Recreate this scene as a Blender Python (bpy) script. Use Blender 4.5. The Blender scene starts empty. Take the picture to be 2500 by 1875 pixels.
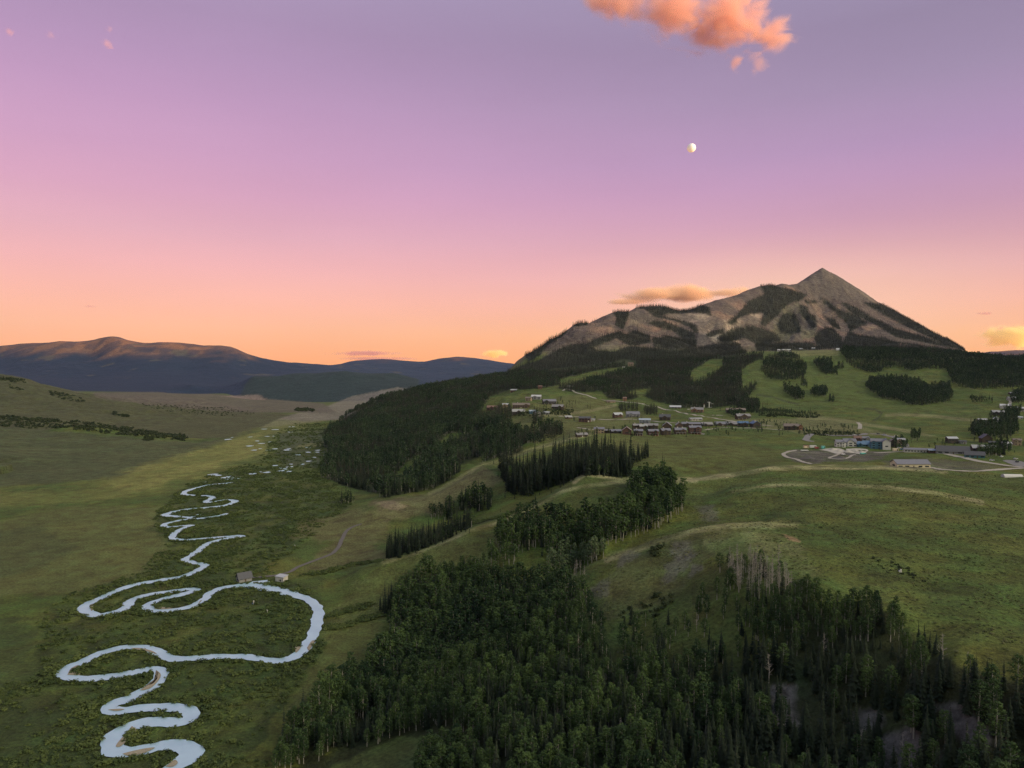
import bpy, bmesh, math, random
import numpy as np
from mathutils import Vector, Matrix

# ------------------------------------------------------------------ camera, sky, sun
S = bpy.context.scene
COL = S.collection
CAMZ, FPX, CU, CV, TILT = 150.0, 1533.7, 1106.0, 829.5, math.radians(1.475)
CT, ST = math.cos(TILT), math.sin(TILT)
cam_d = bpy.data.cameras.new('camera')
cam_d.sensor_width = 36.0; cam_d.lens = 24.96; cam_d.clip_start = 1.0; cam_d.clip_end = 200000.0
cam = bpy.data.objects.new('camera', cam_d); COL.objects.link(cam)
cam.location = (0, 0, CAMZ); cam.rotation_euler = (math.radians(90) - TILT, 0, 0)
S.camera = cam
S.render.resolution_x, S.render.resolution_y = 1024, 768
S.view_settings.view_transform = 'Standard'; S.view_settings.look = 'None'
S.view_settings.exposure = 0.0; S.view_settings.gamma = 1.0
S.cycles.max_bounces = 6; S.cycles.diffuse_bounces = 2; S.cycles.glossy_bounces = 2
S.cycles.transmission_bounces = 2; S.cycles.volume_bounces = 4; S.cycles.transparent_max_bounces = 6
S.cycles.use_denoising = True; S.cycles.denoising_prefilter = 'NONE'; S.cycles.denoiser = 'OPENIMAGEDENOISE'; S.cycles.denoising_input_passes = 'RGB_ALBEDO_NORMAL'
S.cycles.sample_clamp_indirect = 3.0; S.cycles.volume_step_rate = 2.0

SUN_BEAR, SUN_EL = math.radians(115.0), math.radians(2.6)
sun_d = bpy.data.lights.new('sun', 'SUN'); sun_d.energy = 4.5; sun_d.angle = math.radians(0.5)
sun_d.color = (1.0, 0.50, 0.22)
sun = bpy.data.objects.new('sun', sun_d); COL.objects.link(sun)
to_sun = Vector((math.sin(SUN_BEAR)*math.cos(SUN_EL), math.cos(SUN_BEAR)*math.cos(SUN_EL), math.sin(SUN_EL)))
sun.rotation_euler = to_sun.to_track_quat('Z', 'Y').to_euler()
sun.location = (0, 0, 3000)

def lin(r, g, b):
    f = lambda c: (c/255/12.92) if c/255 <= .04045 else ((c/255+.055)/1.055)**2.4
    return (f(r), f(g), f(b), 1.0)

W = bpy.data.worlds.new('World'); S.world = W; W.use_nodes = True
def build_world():
    nt = W.node_tree; N = nt.nodes; L = nt.links; N.clear()
    out = N.new('ShaderNodeOutputWorld'); bg = N.new('ShaderNodeBackground'); L.new(bg.outputs[0], out.inputs[0])
    tc = N.new('ShaderNodeTexCoord'); sep = N.new('ShaderNodeSeparateXYZ'); L.new(tc.outputs['Generated'], sep.inputs[0])
    def ramp(stops):
        r = N.new('ShaderNodeValToRGB'); r.color_ramp.interpolation = 'EASE' if False else 'LINEAR'
        e = r.color_ramp.elements
        while len(e) > 1: e.remove(e[-1])
        e[0].position = stops[0][0]; e[0].color = stops[0][1]
        for p, c in stops[1:]:
            k = e.new(p); k.color = c
        L.new(sep.outputs['Z'], r.inputs[0]); return r
    up = [(.62, (.36, .36, .52, 1)), (.85, (.36, .42, .58, 1)), (1.0, (.36, .44, .60, 1))]
    def low(r, g, b, k=1.07):            # the lowest sky is seen through kilometres of air, so it starts a little stronger
        c = lin(r, g, b); return (c[0]*k, c[1]*(1 + (k-1)*.7), c[2], 1)
    left = ramp([(0.0, low(254,172,118,1.12)), (0.0285, low(254,181,137,1.10)), (0.0513, low(254,187,151,1.08)), (0.0900, low(252,186,170,1.05)), (0.1296, low(245,182,183,1.02)), (0.1683, lin(233,177,190)), (0.2178, lin(221,167,194)), (0.2655, lin(209,161,195)), (0.3240, lin(196,155,193)), (0.3690, lin(185,151,189)), (0.4122, lin(175,147,183))] + up)
    right = ramp([(0.0, low(252,178,118,1.12)), (0.0399, low(253,187,137,1.09)), (0.0783, low(247,184,164,1.05)), (0.1170, low(235,179,178,1.02)), (0.1557, lin(217,166,179)), (0.1935, lin(202,157,183)), (0.2313, lin(191,152,187)), (0.2655, lin(180,149,186)), (0.3348, lin(163,144,175)), (0.3960, lin(151,136,165))] + up)
    # unsheltered sky behind the camera, toward the sun that has just gone down
    back = ramp([(0.0, (.9, .6, .35, 1)), (.1, (.8, .65, .45, 1)), (.3, (.55, .56, .52, 1)), (.6, (.42, .48, .56, 1)), (1.0, (.36, .44, .60, 1))])
    def math_(op, a, b=None):
        m = N.new('ShaderNodeMath'); m.operation = op
        for i, v in enumerate((a, b)):
            if v is None: continue
            if isinstance(v, (int, float)): m.inputs[i].default_value = v
            else: L.new(v, m.inputs[i])
        return m.outputs[0]
    def mrange(v, a, b, c=0., d=1.):
        m = N.new('ShaderNodeMapRange'); m.interpolation_type = 'SMOOTHSTEP'
        L.new(v, m.inputs[0]); m.inputs[1].default_value = a; m.inputs[2].default_value = b
        m.inputs[3].default_value = c; m.inputs[4].default_value = d; return m.outputs[0]
    def mix(f, a, b):
        m = N.new('ShaderNodeMix'); m.data_type = 'RGBA'
        L.new(f, m.inputs[0]); L.new(a, m.inputs[6]); L.new(b, m.inputs[7]); return m.outputs[2]
    az = math_('ARCTAN2', sep.outputs['X'], sep.outputs['Y'])
    c1 = mix(mrange(az, -.62, .68), left.outputs[0], right.outputs[0])
    # pale afterglow in the air low down behind the high peak
    da = math_('ABSOLUTE', math_('SUBTRACT', az, .36))
    g = math_('MULTIPLY', mrange(da, 0., .34, 1., 0.), mrange(math_('ABSOLUTE', math_('SUBTRACT', sep.outputs['Z'], .075)), 0., .11, .5, 0.))
    glow = N.new('ShaderNodeRGB'); glow.outputs[0].default_value = lin(255,214,178)
    c2 = mix(g, c1, glow.outputs[0])
    sky = N.new('ShaderNodeTexSky'); sky.sky_type = 'NISHITA'; sky.sun_disc = False
    sky.sun_elevation = SUN_EL; sky.sun_rotation = SUN_BEAR
    c3 = mix(mrange(sep.outputs['Y'], .35, -.25), c2, back.outputs[0])
    # western afterglow, strengthened as an added soft key light over the set sun
    dt = N.new('ShaderNodeVectorMath'); dt.operation = 'DOT_PRODUCT'; L.new(tc.outputs['Generated'], dt.inputs[0]); gl = math.radians(22)
    dt.inputs[1].default_value = (math.sin(SUN_BEAR)*math.cos(gl), math.cos(SUN_BEAR)*math.cos(gl), math.sin(gl))
    ag = N.new('ShaderNodeVectorMath'); ag.operation = 'SCALE'; ag.inputs[0].default_value = (7.6, 6.5, 4.2); L.new(mrange(dt.outputs['Value'], .80, 1.0), ag.inputs['Scale'])
    ad = N.new('ShaderNodeVectorMath'); ad.operation = 'ADD'; L.new(c3, ad.inputs[0]); L.new(ag.outputs[0], ad.inputs[1]); c3 = ad.outputs[0]
    ns = N.new('ShaderNodeMix'); ns.data_type = 'RGBA'; ns.blend_type = 'ADD'; ns.inputs[0].default_value = .004
    L.new(c3, ns.inputs[6]); L.new(sky.outputs[0], ns.inputs[7])
    # faint uneven streaks of thin high air so the gradient is not perfectly even
    nz = N.new('ShaderNodeTexNoise'); nz.inputs['Scale'].default_value = 2.2; nz.inputs['Detail'].default_value = 4
    mp = N.new('ShaderNodeMapping'); mp.inputs['Scale'].default_value = (1, 1, 4); L.new(tc.outputs['Generated'], mp.inputs[0]); L.new(mp.outputs[0], nz.inputs['Vector'])
    k = mrange(nz.outputs['Fac'], .25, .75, .97, 1.03)
    sc = N.new('ShaderNodeVectorMath'); sc.operation = 'SCALE'; L.new(ns.outputs[2], sc.inputs[0]); L.new(k, sc.inputs['Scale'])
    L.new(sc.outputs[0], bg.inputs[0]); bg.inputs[1].default_value = 1.0
build_world()

# ------------------------------------------------------------------ pixel <-> place
def at(u, v):
    X = (np.asarray(u, float) - CU)/FPX; Y = (CV - np.asarray(v, float))/FPX
    y = CT + ST*Y; return X/y, (-ST + CT*Y)/y
def proj(x, y, z):
    dz = z - CAMZ; d = CT*y - ST*dz; d = np.where(d < 1, 1, d)
    return CU + FPX*x/d, CV - FPX*(ST*y + CT*dz)/d

# ------------------------------------------------------------------ noise
_rs = np.random.RandomState(7)
_perm = _rs.permutation(512); _perm = np.concatenate([_perm, _perm, _perm])
_g = np.stack([np.cos(np.arange(512)*2.39996), np.sin(np.arange(512)*2.39996)], 1).astype(np.float32)
def perlin(x, y):
    xi = np.floor(x).astype(np.int64); yi = np.floor(y).astype(np.int64)
    xf = (x - xi).astype(np.float32); yf = (y - yi).astype(np.float32); xi &= 511; yi &= 511
    def gr(ix, iy, dx, dy):
        k = _perm[_perm[ix & 511] + (iy & 511)] & 511
        return _g[k, 0]*dx + _g[k, 1]*dy
    u = xf*xf*xf*(xf*(xf*6-15)+10); w = yf*yf*yf*(yf*(yf*6-15)+10)
    a = gr(xi, yi, xf, yf); b = gr(xi+1, yi, xf-1, yf); c = gr(xi, yi+1, xf, yf-1); d = gr(xi+1, yi+1, xf-1, yf-1)
    return (a + u*(b-a) + w*((c + u*(d-c)) - (a + u*(b-a))))*1.5
def fbm(x, y, n=4, gain=.5):
    s = 0; a = 1.0
    for i in range(n):
        s = s + a*perlin(x*2**i + 17.3*i, y*2**i + 9.1*i); a *= gain
    return s
def ridged(x, y, n=4):
    s = 0; a = 1.0
    for i in range(n):
        s = s + a*(1 - 2*np.abs(perlin(x*2**i + 31.7*i, y*2**i + 4.4*i))); a *= .5
    return s/1.9
def sstep(x, a, b):
    t = np.clip((x - a)/(b - a), 0, 1); return t*t*(3 - 2*t)

# ------------------------------------------------------------------ terrain: surveyed points -> height field
PTS = []
def pv(*l):
    for u, v, Y in l:
        a, t = at(u, v); PTS.append((float(a), Y, CAMZ + float(t)*Y))
def pz(*l):
    for a, Y, z in l: PTS.append((a, Y, z))
def crest(l, k, drop):
    for u, v, Y in l:
        a, t = at(u, v); z = CAMZ + float(t)*Y
        PTS.append((float(a), Y, z)); PTS.append((float(a), Y*k, z - drop))
def floor_z(Y): return np.where(Y < 1500, 0.0, -.012*(Y - 1500))

# far range on the left, then the hill before it, then the farthest range
crest([(-420,752,9000),(-200,750,9000),(0,748,9000),(60,742,9000),(130,738,9000),(200,738,9000),(222,732,9000),(245,727,9000),(270,733,9000),(300,742,9000),(340,740,9000),(390,742,9100),(450,748,9200),(500,750,9200),(530,762,9200),(570,775,9300),(640,785,9500),(690,788,9800)], 1.2, 160)
crest([(750,783,11500),(790,779,11800),(830,777,12000),(870,780,12000),(910,783,12000),(950,775,12200),(985,770,12500),(1030,775,12500),(1075,782,12500),(1110,788,12500)], 1.15, 160)
crest([(530,826,5500),(547,814,5600),(640,806,5600),(740,801,5600),(850,806,5700),(900,815,5500)], 1.15, 90)
pv((0,800,7800),(200,800,7600),(400,800,7800),(560,800,8200),(0,770,8500),(200,765,8500),(400,770,8500),(-300,800,7800),(620,798,8600),(700,797,9000))
pv((510,885,4500),(640,889,4400),(720,870,4600),(790,852,4800),(600,850,5000),(720,835,5100),(420,858,5300))
pz((-.7,4300,0),(-.5,4300,-12),(-.4,4300,-25),(-.9,5200,40),(-.6,5500,10),(-.45,5600,-5))
pv((900,803,9500),(1050,800,9500),(800,806,8500))
pz((.1,7500,60),(.3,7500,80),(.5,7500,60),(.7,7500,50),(.3,11000,60),(.6,10000,40),(.1,16000,60),(-.3,18000,60),(-.7,16000,60),(.4,17000,60),(.75,17000,60))
crest([(2080,765,12000),(2140,761,12000),(2190,757,12000),(2212,758,12000),(2300,757,12000)], 1.15, 120)
# the high mountain: skyline and face
MT = [(1098,801,3000),(1115,782,3040),(1136,766,3100),(1165,751,3180),(1187,734,3240),(1208,726,3300),(1218,718,3330),(1239,702,3380),(1254,697,3420),(1271,699,3450),(1299,685,3540),(1321,676,3600),(1338,672,3650),(1357,674,3700),(1374,664,3720),(1395,663,3750),(1417,661,3790),(1436,662,3820),(1455,670,3850),(1470,672,3870),(1491,670,3900),(1511,661,3930),(1544,649,4000),(1566,644,4060),(1593,637,4150),(1608,629,4200),(1638,619,4260),(1659,616,4320),(1674,617,4380),(1689,612,4440),(1704,615,4520),(1722,613,4600),(1740,601,4680),(1758,589,4750),(1776,578,4800),(1790,586,4800),(1809,595,4790),(1836,612,4760),(1863,629,4720),(1893,650,4680),(1923,667,4620),(1953,685,4560),(1983,701,4480),(2013,718,4420),(2043,733,4350),(2073,751,4280),(2100,768,4200)]
crest(MT, 1.14, 150)
pz((.66,4100,150),(.72,4000,140),(.8,4200,150))
pv((1600,740,3450),(1776,680,4250),(1776,740,3650),(1900,720,3900),(2000,748,3750),(1400,700,3480),(1400,752,3080),(1250,740,3080),(1250,780,2780),(1150,785,2850),(1150,802,2650),(1600,690,3820),(1700,690,3980),(1700,740,3560),(1500,700,3560),(1500,752,3120),(1850,690,4250),(1640,660,4050),(1330,720,3320),(1900,690,4280),(1520,725,3300),(1470,690,3640))
pz((.32,2980,205),(.38,2980,205),(.44,2980,205),(.5,2980,200),(.56,2980,190),(.62,2950,170),(.7,2900,150))
crest([(1560,766,2720),(1600,762,2750),(1640,759,2750),(1695,757,2750),(1760,757,2750),(1820,754,2680),(1900,756,2650),(2000,759,2600),(2060,764,2500),(2100,769,2450),(2160,773,2400),(2212,775,2400),(2330,775,2400)], 1.06, 14)
pv((1100,817,2350),(1200,806,2450),(1300,801,2400),(1363,792,2550),(1231,837,1900),(1300,830,2000),(1400,810,2300),(1450,840,1950),(1550,800,2350),(1600,830,2000),(1695,800,2250),(1750,830,2000),(1750,790,2380),(1900,800,2250),(1900,850,1800),(2000,830,1950),(2100,845,1800),(2212,835,1850),(2050,790,2300),(2212,800,2150),(1440,785,2600))
pv((1460,878,1600),(1600,885,1550),(1750,885,1550),(1900,880,1600),(2050,885,1500),(2200,882,1480),(1330,880,1550),(2330,882,1480))
pv((1300,900,1380),(1400,920,1150),(1500,920,1150),(1600,920,1150),(1700,925,1110),(1850,930,1080),(2000,930,1080),(2150,940,1000),(1700,960,880),(1850,988,760),(1600,960,880),(1500,950,940),(2000,988,760),(2150,988,760),(2212,1000,715),(1350,960,860),(1400,990,740),(1550,990,745),(2330,990,750),(2330,940,1000))
pv((1160,866,1500),(1110,880,1400),(1070,882,1400),(1200,885,1350),(1150,900,1280),(1230,905,1250),(1270,907,1240),(1110,925,1130),(1200,940,1040),(1150,962,960),(1100,968,945),(1115,845,1780),(1060,860,1650))
# ridge down from the town plateau to the valley, wooded flank behind it
crest([(1276,938,950),(1238,945,925)], 1.07, 3)
crest([(1196,956,890),(1148,970,855),(1100,986,820),(1074,996,800),(1042,1001,785),(1014,1018,765),(975,1041,745),(927,1066,725)], 1.07, 11)
pv((860,1080,710),(796,1088,715),(760,1062,850),(700,1035,930),(690,1000,1090),(705,945,1480),(850,1052,820),(950,1022,880))
crest([(722,922,1680),(760,893,1950),(800,872,2100),(830,860,2180),(900,840,2300),(980,826,2500),(1050,815,2650)], 1.1, 30)
pv((800,960,1250),(800,920,1550),(850,1000,1020),(850,930,1400),(900,900,1650),(950,960,1080),(950,870,1850),(1000,920,1280),(1050,850,1900),(1000,985,970),(900,1020,900))
pv((1148,1070,640),(1084,1049,690),(1220,1042,660),(1300,1023,690),(1356,1023,680),(1300,990,760),(1404,1002,705),(982,1133,640),(900,1120,665),(860,1150,625),(1148,1000,770),(1040,1060,690))
crest([(1340,1031,620),(1300,1027,615),(1263,1025,605),(1222,1049,580),(1174,1076,560),(1116,1108,535),(1052,1131,520),(1014,1143,510),(972,1166,500),(902,1191,490),(828,1212,485),(780,1228,485)], 1.08, 7)
crest([(1400,1034,610),(1504,1039,600),(1548,1029,610),(1627,1016,618),(1658,1009,625),(1780,1007,625),(1902,1006,625),(2044,1015,610),(2212,1031,580),(2330,1040,570)], 1.1, 8)
crest([(1540,1070,525),(1581,1058,520),(1636,1049,520),(1713,1042,520),(1790,1045,515),(1902,1049,510),(2011,1060,490),(2121,1082,465),(2212,1106,440),(2330,1120,430)], 1.07, 3.5)
crest([(1640,1126,388),(1575,1130,385),(1503,1140,382),(1455,1154,380),(1407,1169,380),(1359,1188,382),(1311,1205,385),(1275,1217,388),(1240,1240,395)], 1.08, 8)
pv((1420,1140,440),(1308,1182,420),(1174,1187,440),(1468,1108,470),(1065,1180,470),(1116,1198,440),(1366,1079,510),(1244,1134,480),(1212,1243,395),(1084,1225,430),(1116,1149,490),(1180,1250,400))
pv((1700,1080,465),(1800,1130,385),(2000,1130,385),(2150,1150,360),(1700,1180,330),(2000,1200,320),(2212,1250,285),(2212,1350,238),(2000,1280,272),(1850,1250,285),(1700,1215,300),(1620,1200,315),(2330,1250,285))
pv((1900,1330,240),(1750,1290,262),(2060,1440,205),(2212,1480,190))
pv((1600,1250,298),(1450,1250,330),(1500,1200,345),(1600,1350,270),(1750,1450,236),(1900,1450,222),(1900,1659,195),(2100,1600,180),(2212,1659,170),(2050,1659,180),(1600,1500,240),(1600,1659,205),(1400,1659,208),(1400,1500,250),(1400,1350,300),(1300,1250,355),(1300,1400,285),(1200,1500,262),(1100,1659,222),(1000,1400,345),(1000,1500,285),(1000,1250,440),(900,1300,425),(870,1270,450),(900,1400,365),(800,1500,320),(900,1600,265),(800,1659,252),(700,1600,284))
# valley floor
for v, us in ((1659,(-300,0,250,450,580)),(1560,(-300,0,300,560)),(1480,(-300,0,300,640)),(1400,(-300,0,200,450,700)),(1330,(-300,0,300,600,740)),(1270,(-300,0,250,500,720)),(1200,(-200,100,400,600)),(1140,(-100,150,400,700)),(1090,(100,300,500,720)),(1050,(200,400,620)),(1015,(330,500,670)),(985,(450,600,680)),(955,(520,690)),(935,(580,690)),(920,(640,700))):
    Y = 230100/(v - 790 + 0.0)
    for u in us:
        a, t = at(u, v); y = -CAMZ/float(t); PTS.append((float(a), y, float(floor_z(y))))
for u, y in ((600,2100),(690,2100),(560,2600),(650,2600),(700,2600),(640,3300),(720,3300),(760,3500),(600,3600)):
    a, t = at(u, 800); PTS.append((float(a), y, float(floor_z(y))))
# left slopes
pv((0,1050,860),(-200,1040,880),(0,1000,1000),(100,1000,1050),(-250,980,1050),(200,985,1150))
crest([(-250,918,1450),(-100,920,1450),(0,922,1500),(200,926,1500),(330,941,1430),(430,958,1330)], 1.07, 9)
crest([(-250,785,2700),(-100,800,2650),(0,808,2600),(60,820,2570),(100,831,2540),(150,841,2520),(210,853,2500)], 1.1, 22)
crest([(215,854,3100),(300,853,3150),(390,856,3100),(480,873,2850),(560,890,2480)], 1.1, 14)
pv((0,870,2100),(100,880,2050),(200,890,2000),(300,905,1900),(0,900,1800),(300,876,2350),(-250,880,2000),(-250,840,2300),(420,890,2300),(390,925,1700))
# below and beside the frame
pz((-.9,110,0),(-.5,110,0),(-.3,140,0),(-.1,140,2),(.1,140,8),(.3,130,20),(.5,120,36),(.72,110,48),(.9,100,55),(-.9,400,0),(-.9,900,12))
# unseen ridge added at right to keep low sun off all but far summits
def shade_rise(r): return 60 + 990*sstep(r, 1400, 4700)*(1 - .33*sstep(r, 6000, 8200))
for Y in (110,250,500,1000,1600,2200,3000,3500):
    pz((1.1,Y,60+.55*(float(shade_rise(Y*1.487))-60)),(1.45,Y,float(shade_rise(Y*1.761))))
    pz((.82,Y,np.interp(Y,[100,250,600,1200,2000,2400,4000],[52,64,60,60,110,150,170])))
for Y in (4050,4600,6000,8000,11000,14000): pz((1.1,Y,690),(1.45,Y,740))

PTS = np.array(PTS); KA = 2.0
def feat(a, lY): return np.stack([a*KA, lY], -1)
_X = feat(PTS[:,0], np.log(PTS[:,1])); _w = (PTS[:,2] - floor_z(PTS[:,1]))/PTS[:,1]*1000
def phi(r2): return np.sqrt(r2 + .012**2)
_n = len(_X)
_A = phi(((_X[:,None]-_X[None])**2).sum(-1)); _A[np.arange(_n), np.arange(_n)] -= .0006
_P = np.concatenate([np.ones((_n,1)), _X], 1)
_M = np.block([[_A, _P],[_P.T, np.zeros((3,3))]])
_sol = np.linalg.solve(_M, np.concatenate([_w, np.zeros(3)]))
def rbf(a, lY):
    F = feat(a.ravel(), lY.ravel()); out = np.empty(len(F))
    for i in range(0, len(F), 20000):
        f = F[i:i+20000]
        r2 = (f[:,0:1]-_X[None,:,0])**2 + (f[:,1:2]-_X[None,:,1])**2
        out[i:i+20000] = phi(r2) @ _sol[:_n] + _sol[_n] + f @ _sol[_n+1:]
    return out.reshape(a.shape)

AC = np.concatenate([np.linspace(-1.0,-.78,40)[:-1], np.linspace(-.78,.78,960), np.linspace(.78,1.45,90)[1:]])
LY0, LY1, NR = math.log(105), math.log(18500), 1040
LY = np.linspace(LY0, LY1, NR); YR = np.exp(LY)
# thin-plate field evaluated on a coarser lattice, then refined bilinearly
_ac = AC[::2] if (len(AC)-1) % 2 == 0 else np.append(AC[::2], AC[-1]); _lc = LY[::2] if (NR-1) % 2 == 0 else np.append(LY[::2], LY[-1])
_c = rbf(*np.meshgrid(_ac, _lc))
_t = np.stack([np.interp(AC, _ac, r) for r in _c]); _r = np.stack([np.interp(LY, _lc, _t[:,j]) for j in range(len(AC))], 1)
AA, YY = np.meshgrid(AC, YR); XX = AA*YY
D = _r/1000*YY                                    # height above the valley floor
flat = (1 - sstep(AA, -.06, .10))*(1 - sstep(YY, 3000, 3600))*(1 - sstep(YY, 1150, 1400)*(1 - sstep(AA, -.44, -.36)))
lim = 1.6 + .0015*YY
D = D + flat*(np.where(np.abs(D) < 3*lim, D*np.abs(D)/(np.abs(D)+1.2*lim), D - np.sign(D)*0.86*lim) - D)
rel = sstep(np.abs(D), 1.0, 12.0)                 # 0 on the flat floor
# relief: soft swells on the meadows, gullies on the mountains
D = D + rel*np.minimum(YY, 2500)/600*(1.1*fbm(XX/60, YY/60, 3))*(1 - sstep(YY, 2300, 3000))
crestY = np.interp(AC, [float(at(u, v)[0]) for u, v, y in MT], [y for u, v, y in MT])[None, :]
mt = sstep(YY, 2700, 3150)*sstep(AA, -.03, .03)*(1 - sstep(AA, .72, .8))*(1 - sstep(YY, 5400, 6200))
cf = np.clip(np.abs(LY[:,None] - np.log(crestY))/.10, .18, 1.0)
wx = 120*fbm(XX/500, YY/500 + 5, 2); wy = 120*fbm(XX/500 + 9, YY/500, 2)
lh_ = (1 - sstep(AA, -.42, -.30))*sstep(YY, 1250, 1500)*(1 - sstep(YY, 3300, 4000))*sstep(D, 2, 14)
D = D + lh_*(7*fbm(XX/260, YY/330 + 2, 4) + 4*ridged(XX/150 + 5, YY/420, 3) - 2)
D = D + mt*cf*(60*ridged((XX+wx)/560, (YY+wy)/1000, 6) - 20)
D = D + mt*np.clip(cf*1.3, .3, 1)*((16 + 16*sstep(.14 - AA, 0, .1))*ridged((XX+wx)/150, (YY+wy)/210, 5) - 5)
# the peak's crest line is set to its surveyed profile
_tm = np.array([float(at(u, v)[1]) for u, v, y in MT]); _am = np.array([float(at(u, v)[0]) for u, v, y in MT])
_rows = (YR > 2850) & (YR < 5300); _t = ((D + floor_z(YY) - CAMZ)/YY)[_rows]; _k = _t.argmax(0); _yk = YR[_rows][_k]
_dt = np.where((AC > _am[0]) & (AC < _am[-3]), np.interp(AC, _am, _tm) + .0004*perlin(AC*260, AC*0 + 3.3) - _t.max(0), 0)
D = D + mt*(_dt*_yk)[None, :]*np.exp(-((LY[:,None] - np.log(_yk)[None, :])/.07)**2)
fk_ = sstep(YY, 820, 1000)*(1 - sstep(YY, 2500, 2800))*sstep(AA, -.30, -.24)*(1 - sstep(AA, .02, .07))*rel
D = D + fk_*(13*ridged((XX + .35*YY)/170, (YY - .5*XX)/420, 4) - 5)
fr = sstep(YY, 4300, 5200)*(1 - mt)
D = D + fr*(30*ridged(XX/1100 + 3, YY/1500, 4) - 14)*np.clip(D/150, 0, 1)
_u, _v = proj(XX, YY, D + floor_z(YY))
_fl = sstep(_v, 985, 1010)*(1 - sstep(_u - np.interp(_v, [1000,1060,1130,1180,1250,1330,1420,1500,1600,1700], [690,690,620,600,690,715,715,660,590,540]), -30, 40))*(YY < 1400)*(np.abs(D) < 9)
D = D*(1 - .92*_fl)
ZZ = D + floor_z(YY)

_ai = np.arange(len(AC))
def ground(x, y):
    x = np.asarray(x, float); y = np.maximum(np.asarray(y, float), 106)
    i = np.clip(np.interp(x/y, AC, _ai), 0, len(AC)-1.001); j = np.clip((np.log(y)-LY0)/(LY1-LY0)*(NR-1), 0, NR-1.001)
    i0 = i.astype(int); j0 = j.astype(int); fi = i-i0; fj = j-j0
    return (ZZ[j0,i0]*(1-fi)+ZZ[j0,i0+1]*fi)*(1-fj) + (ZZ[j0+1,i0]*(1-fi)+ZZ[j0+1,i0+1]*fi)*fj
def hit(u, v, ymin=0):
    """first ground point seen through pixel (u, v)"""
    a, t = at(u, v); a = float(a); t = float(t)
    i = min(max(np.interp(a, AC, _ai), 0), len(AC)-1.001); i0 = int(i); f = i-i0
    h = ZZ[:,i0]*(1-f) + ZZ[:,i0+1]*f
    tt = (h - CAMZ)/YR; ok = np.where((tt >= t) & (YR > ymin))[0]
    if len(ok) == 0 : k = NR-1; y = YR[k]; return Vector((a*y, y, h[k]))
    k = ok[0]
    if k == 0: y = YR[0]
    else:
        g = (t - tt[k-1])/(tt[k]-tt[k-1]+1e-12); g = min(max(g, 0), 1); y = math.exp(LY[k-1] + g*(LY[k]-LY[k-1]))
    return Vector((a*y, y, float(ground(a*y, y))))

def inpoly(u, v, poly):
    u = np.asarray(u); v = np.asarray(v); p = np.asarray(poly, float)
    r = np.zeros(u.shape, bool)
    m = (u >= p[:,0].min()) & (u <= p[:,0].max()) & (v >= p[:,1].min()) & (v <= p[:,1].max())
    if not m.any(): return r
    uu = u[m]; vv = v[m]; ins = np.zeros(uu.shape, bool); j = len(p)-1
    for i in range(len(p)):
        x0, y0 = p[j]; x1, y1 = p[i]
        if y0 != y1:
            c = ((y1 > vv) != (y0 > vv)) & (uu < (x0-x1)*(vv-y1)/(y0-y1) + x1); ins ^= c
        j = i
    r[m] = ins; return r
# ------------------------------------------------------------------ materials
def new_mat(name):
    m = bpy.data.materials.new(name); m.use_nodes = True; nt = m.node_tree
    b = nt.nodes['Principled BSDF']; b.inputs['Roughness'].default_value = .9
    b.inputs['Specular IOR Level'].default_value = .15
    return m, nt, b
def plain(name, col, rough=.85, spec=.2, var=.12, scale=1.5, bump=0.0):
    m, nt, b = new_mat(name); N = nt.nodes; L = nt.links
    b.inputs['Roughness'].default_value = rough; b.inputs['Specular IOR Level'].default_value = spec
    tc = N.new('ShaderNodeTexCoord'); nz = N.new('ShaderNodeTexNoise'); nz.inputs['Scale'].default_value = scale; nz.inputs['Detail'].default_value = 4
    L.new(tc.outputs['Object'], nz.inputs['Vector'])
    mx = N.new('ShaderNodeMix'); mx.data_type = 'RGBA'
    mx.inputs[6].default_value = tuple(c*(1-var) for c in col[:3])+(1,); mx.inputs[7].default_value = tuple(min(1, c*(1+var)) for c in col[:3])+(1,)
    L.new(nz.outputs['Fac'], mx.inputs[0]); L.new(mx.outputs[2], b.inputs['Base Color'])
    if bump:
        bp = N.new('ShaderNodeBump'); bp.inputs['Strength'].default_value = bump; L.new(nz.outputs['Fac'], bp.inputs['Height']); L.new(bp.outputs[0], b.inputs['Normal'])
    return m

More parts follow.
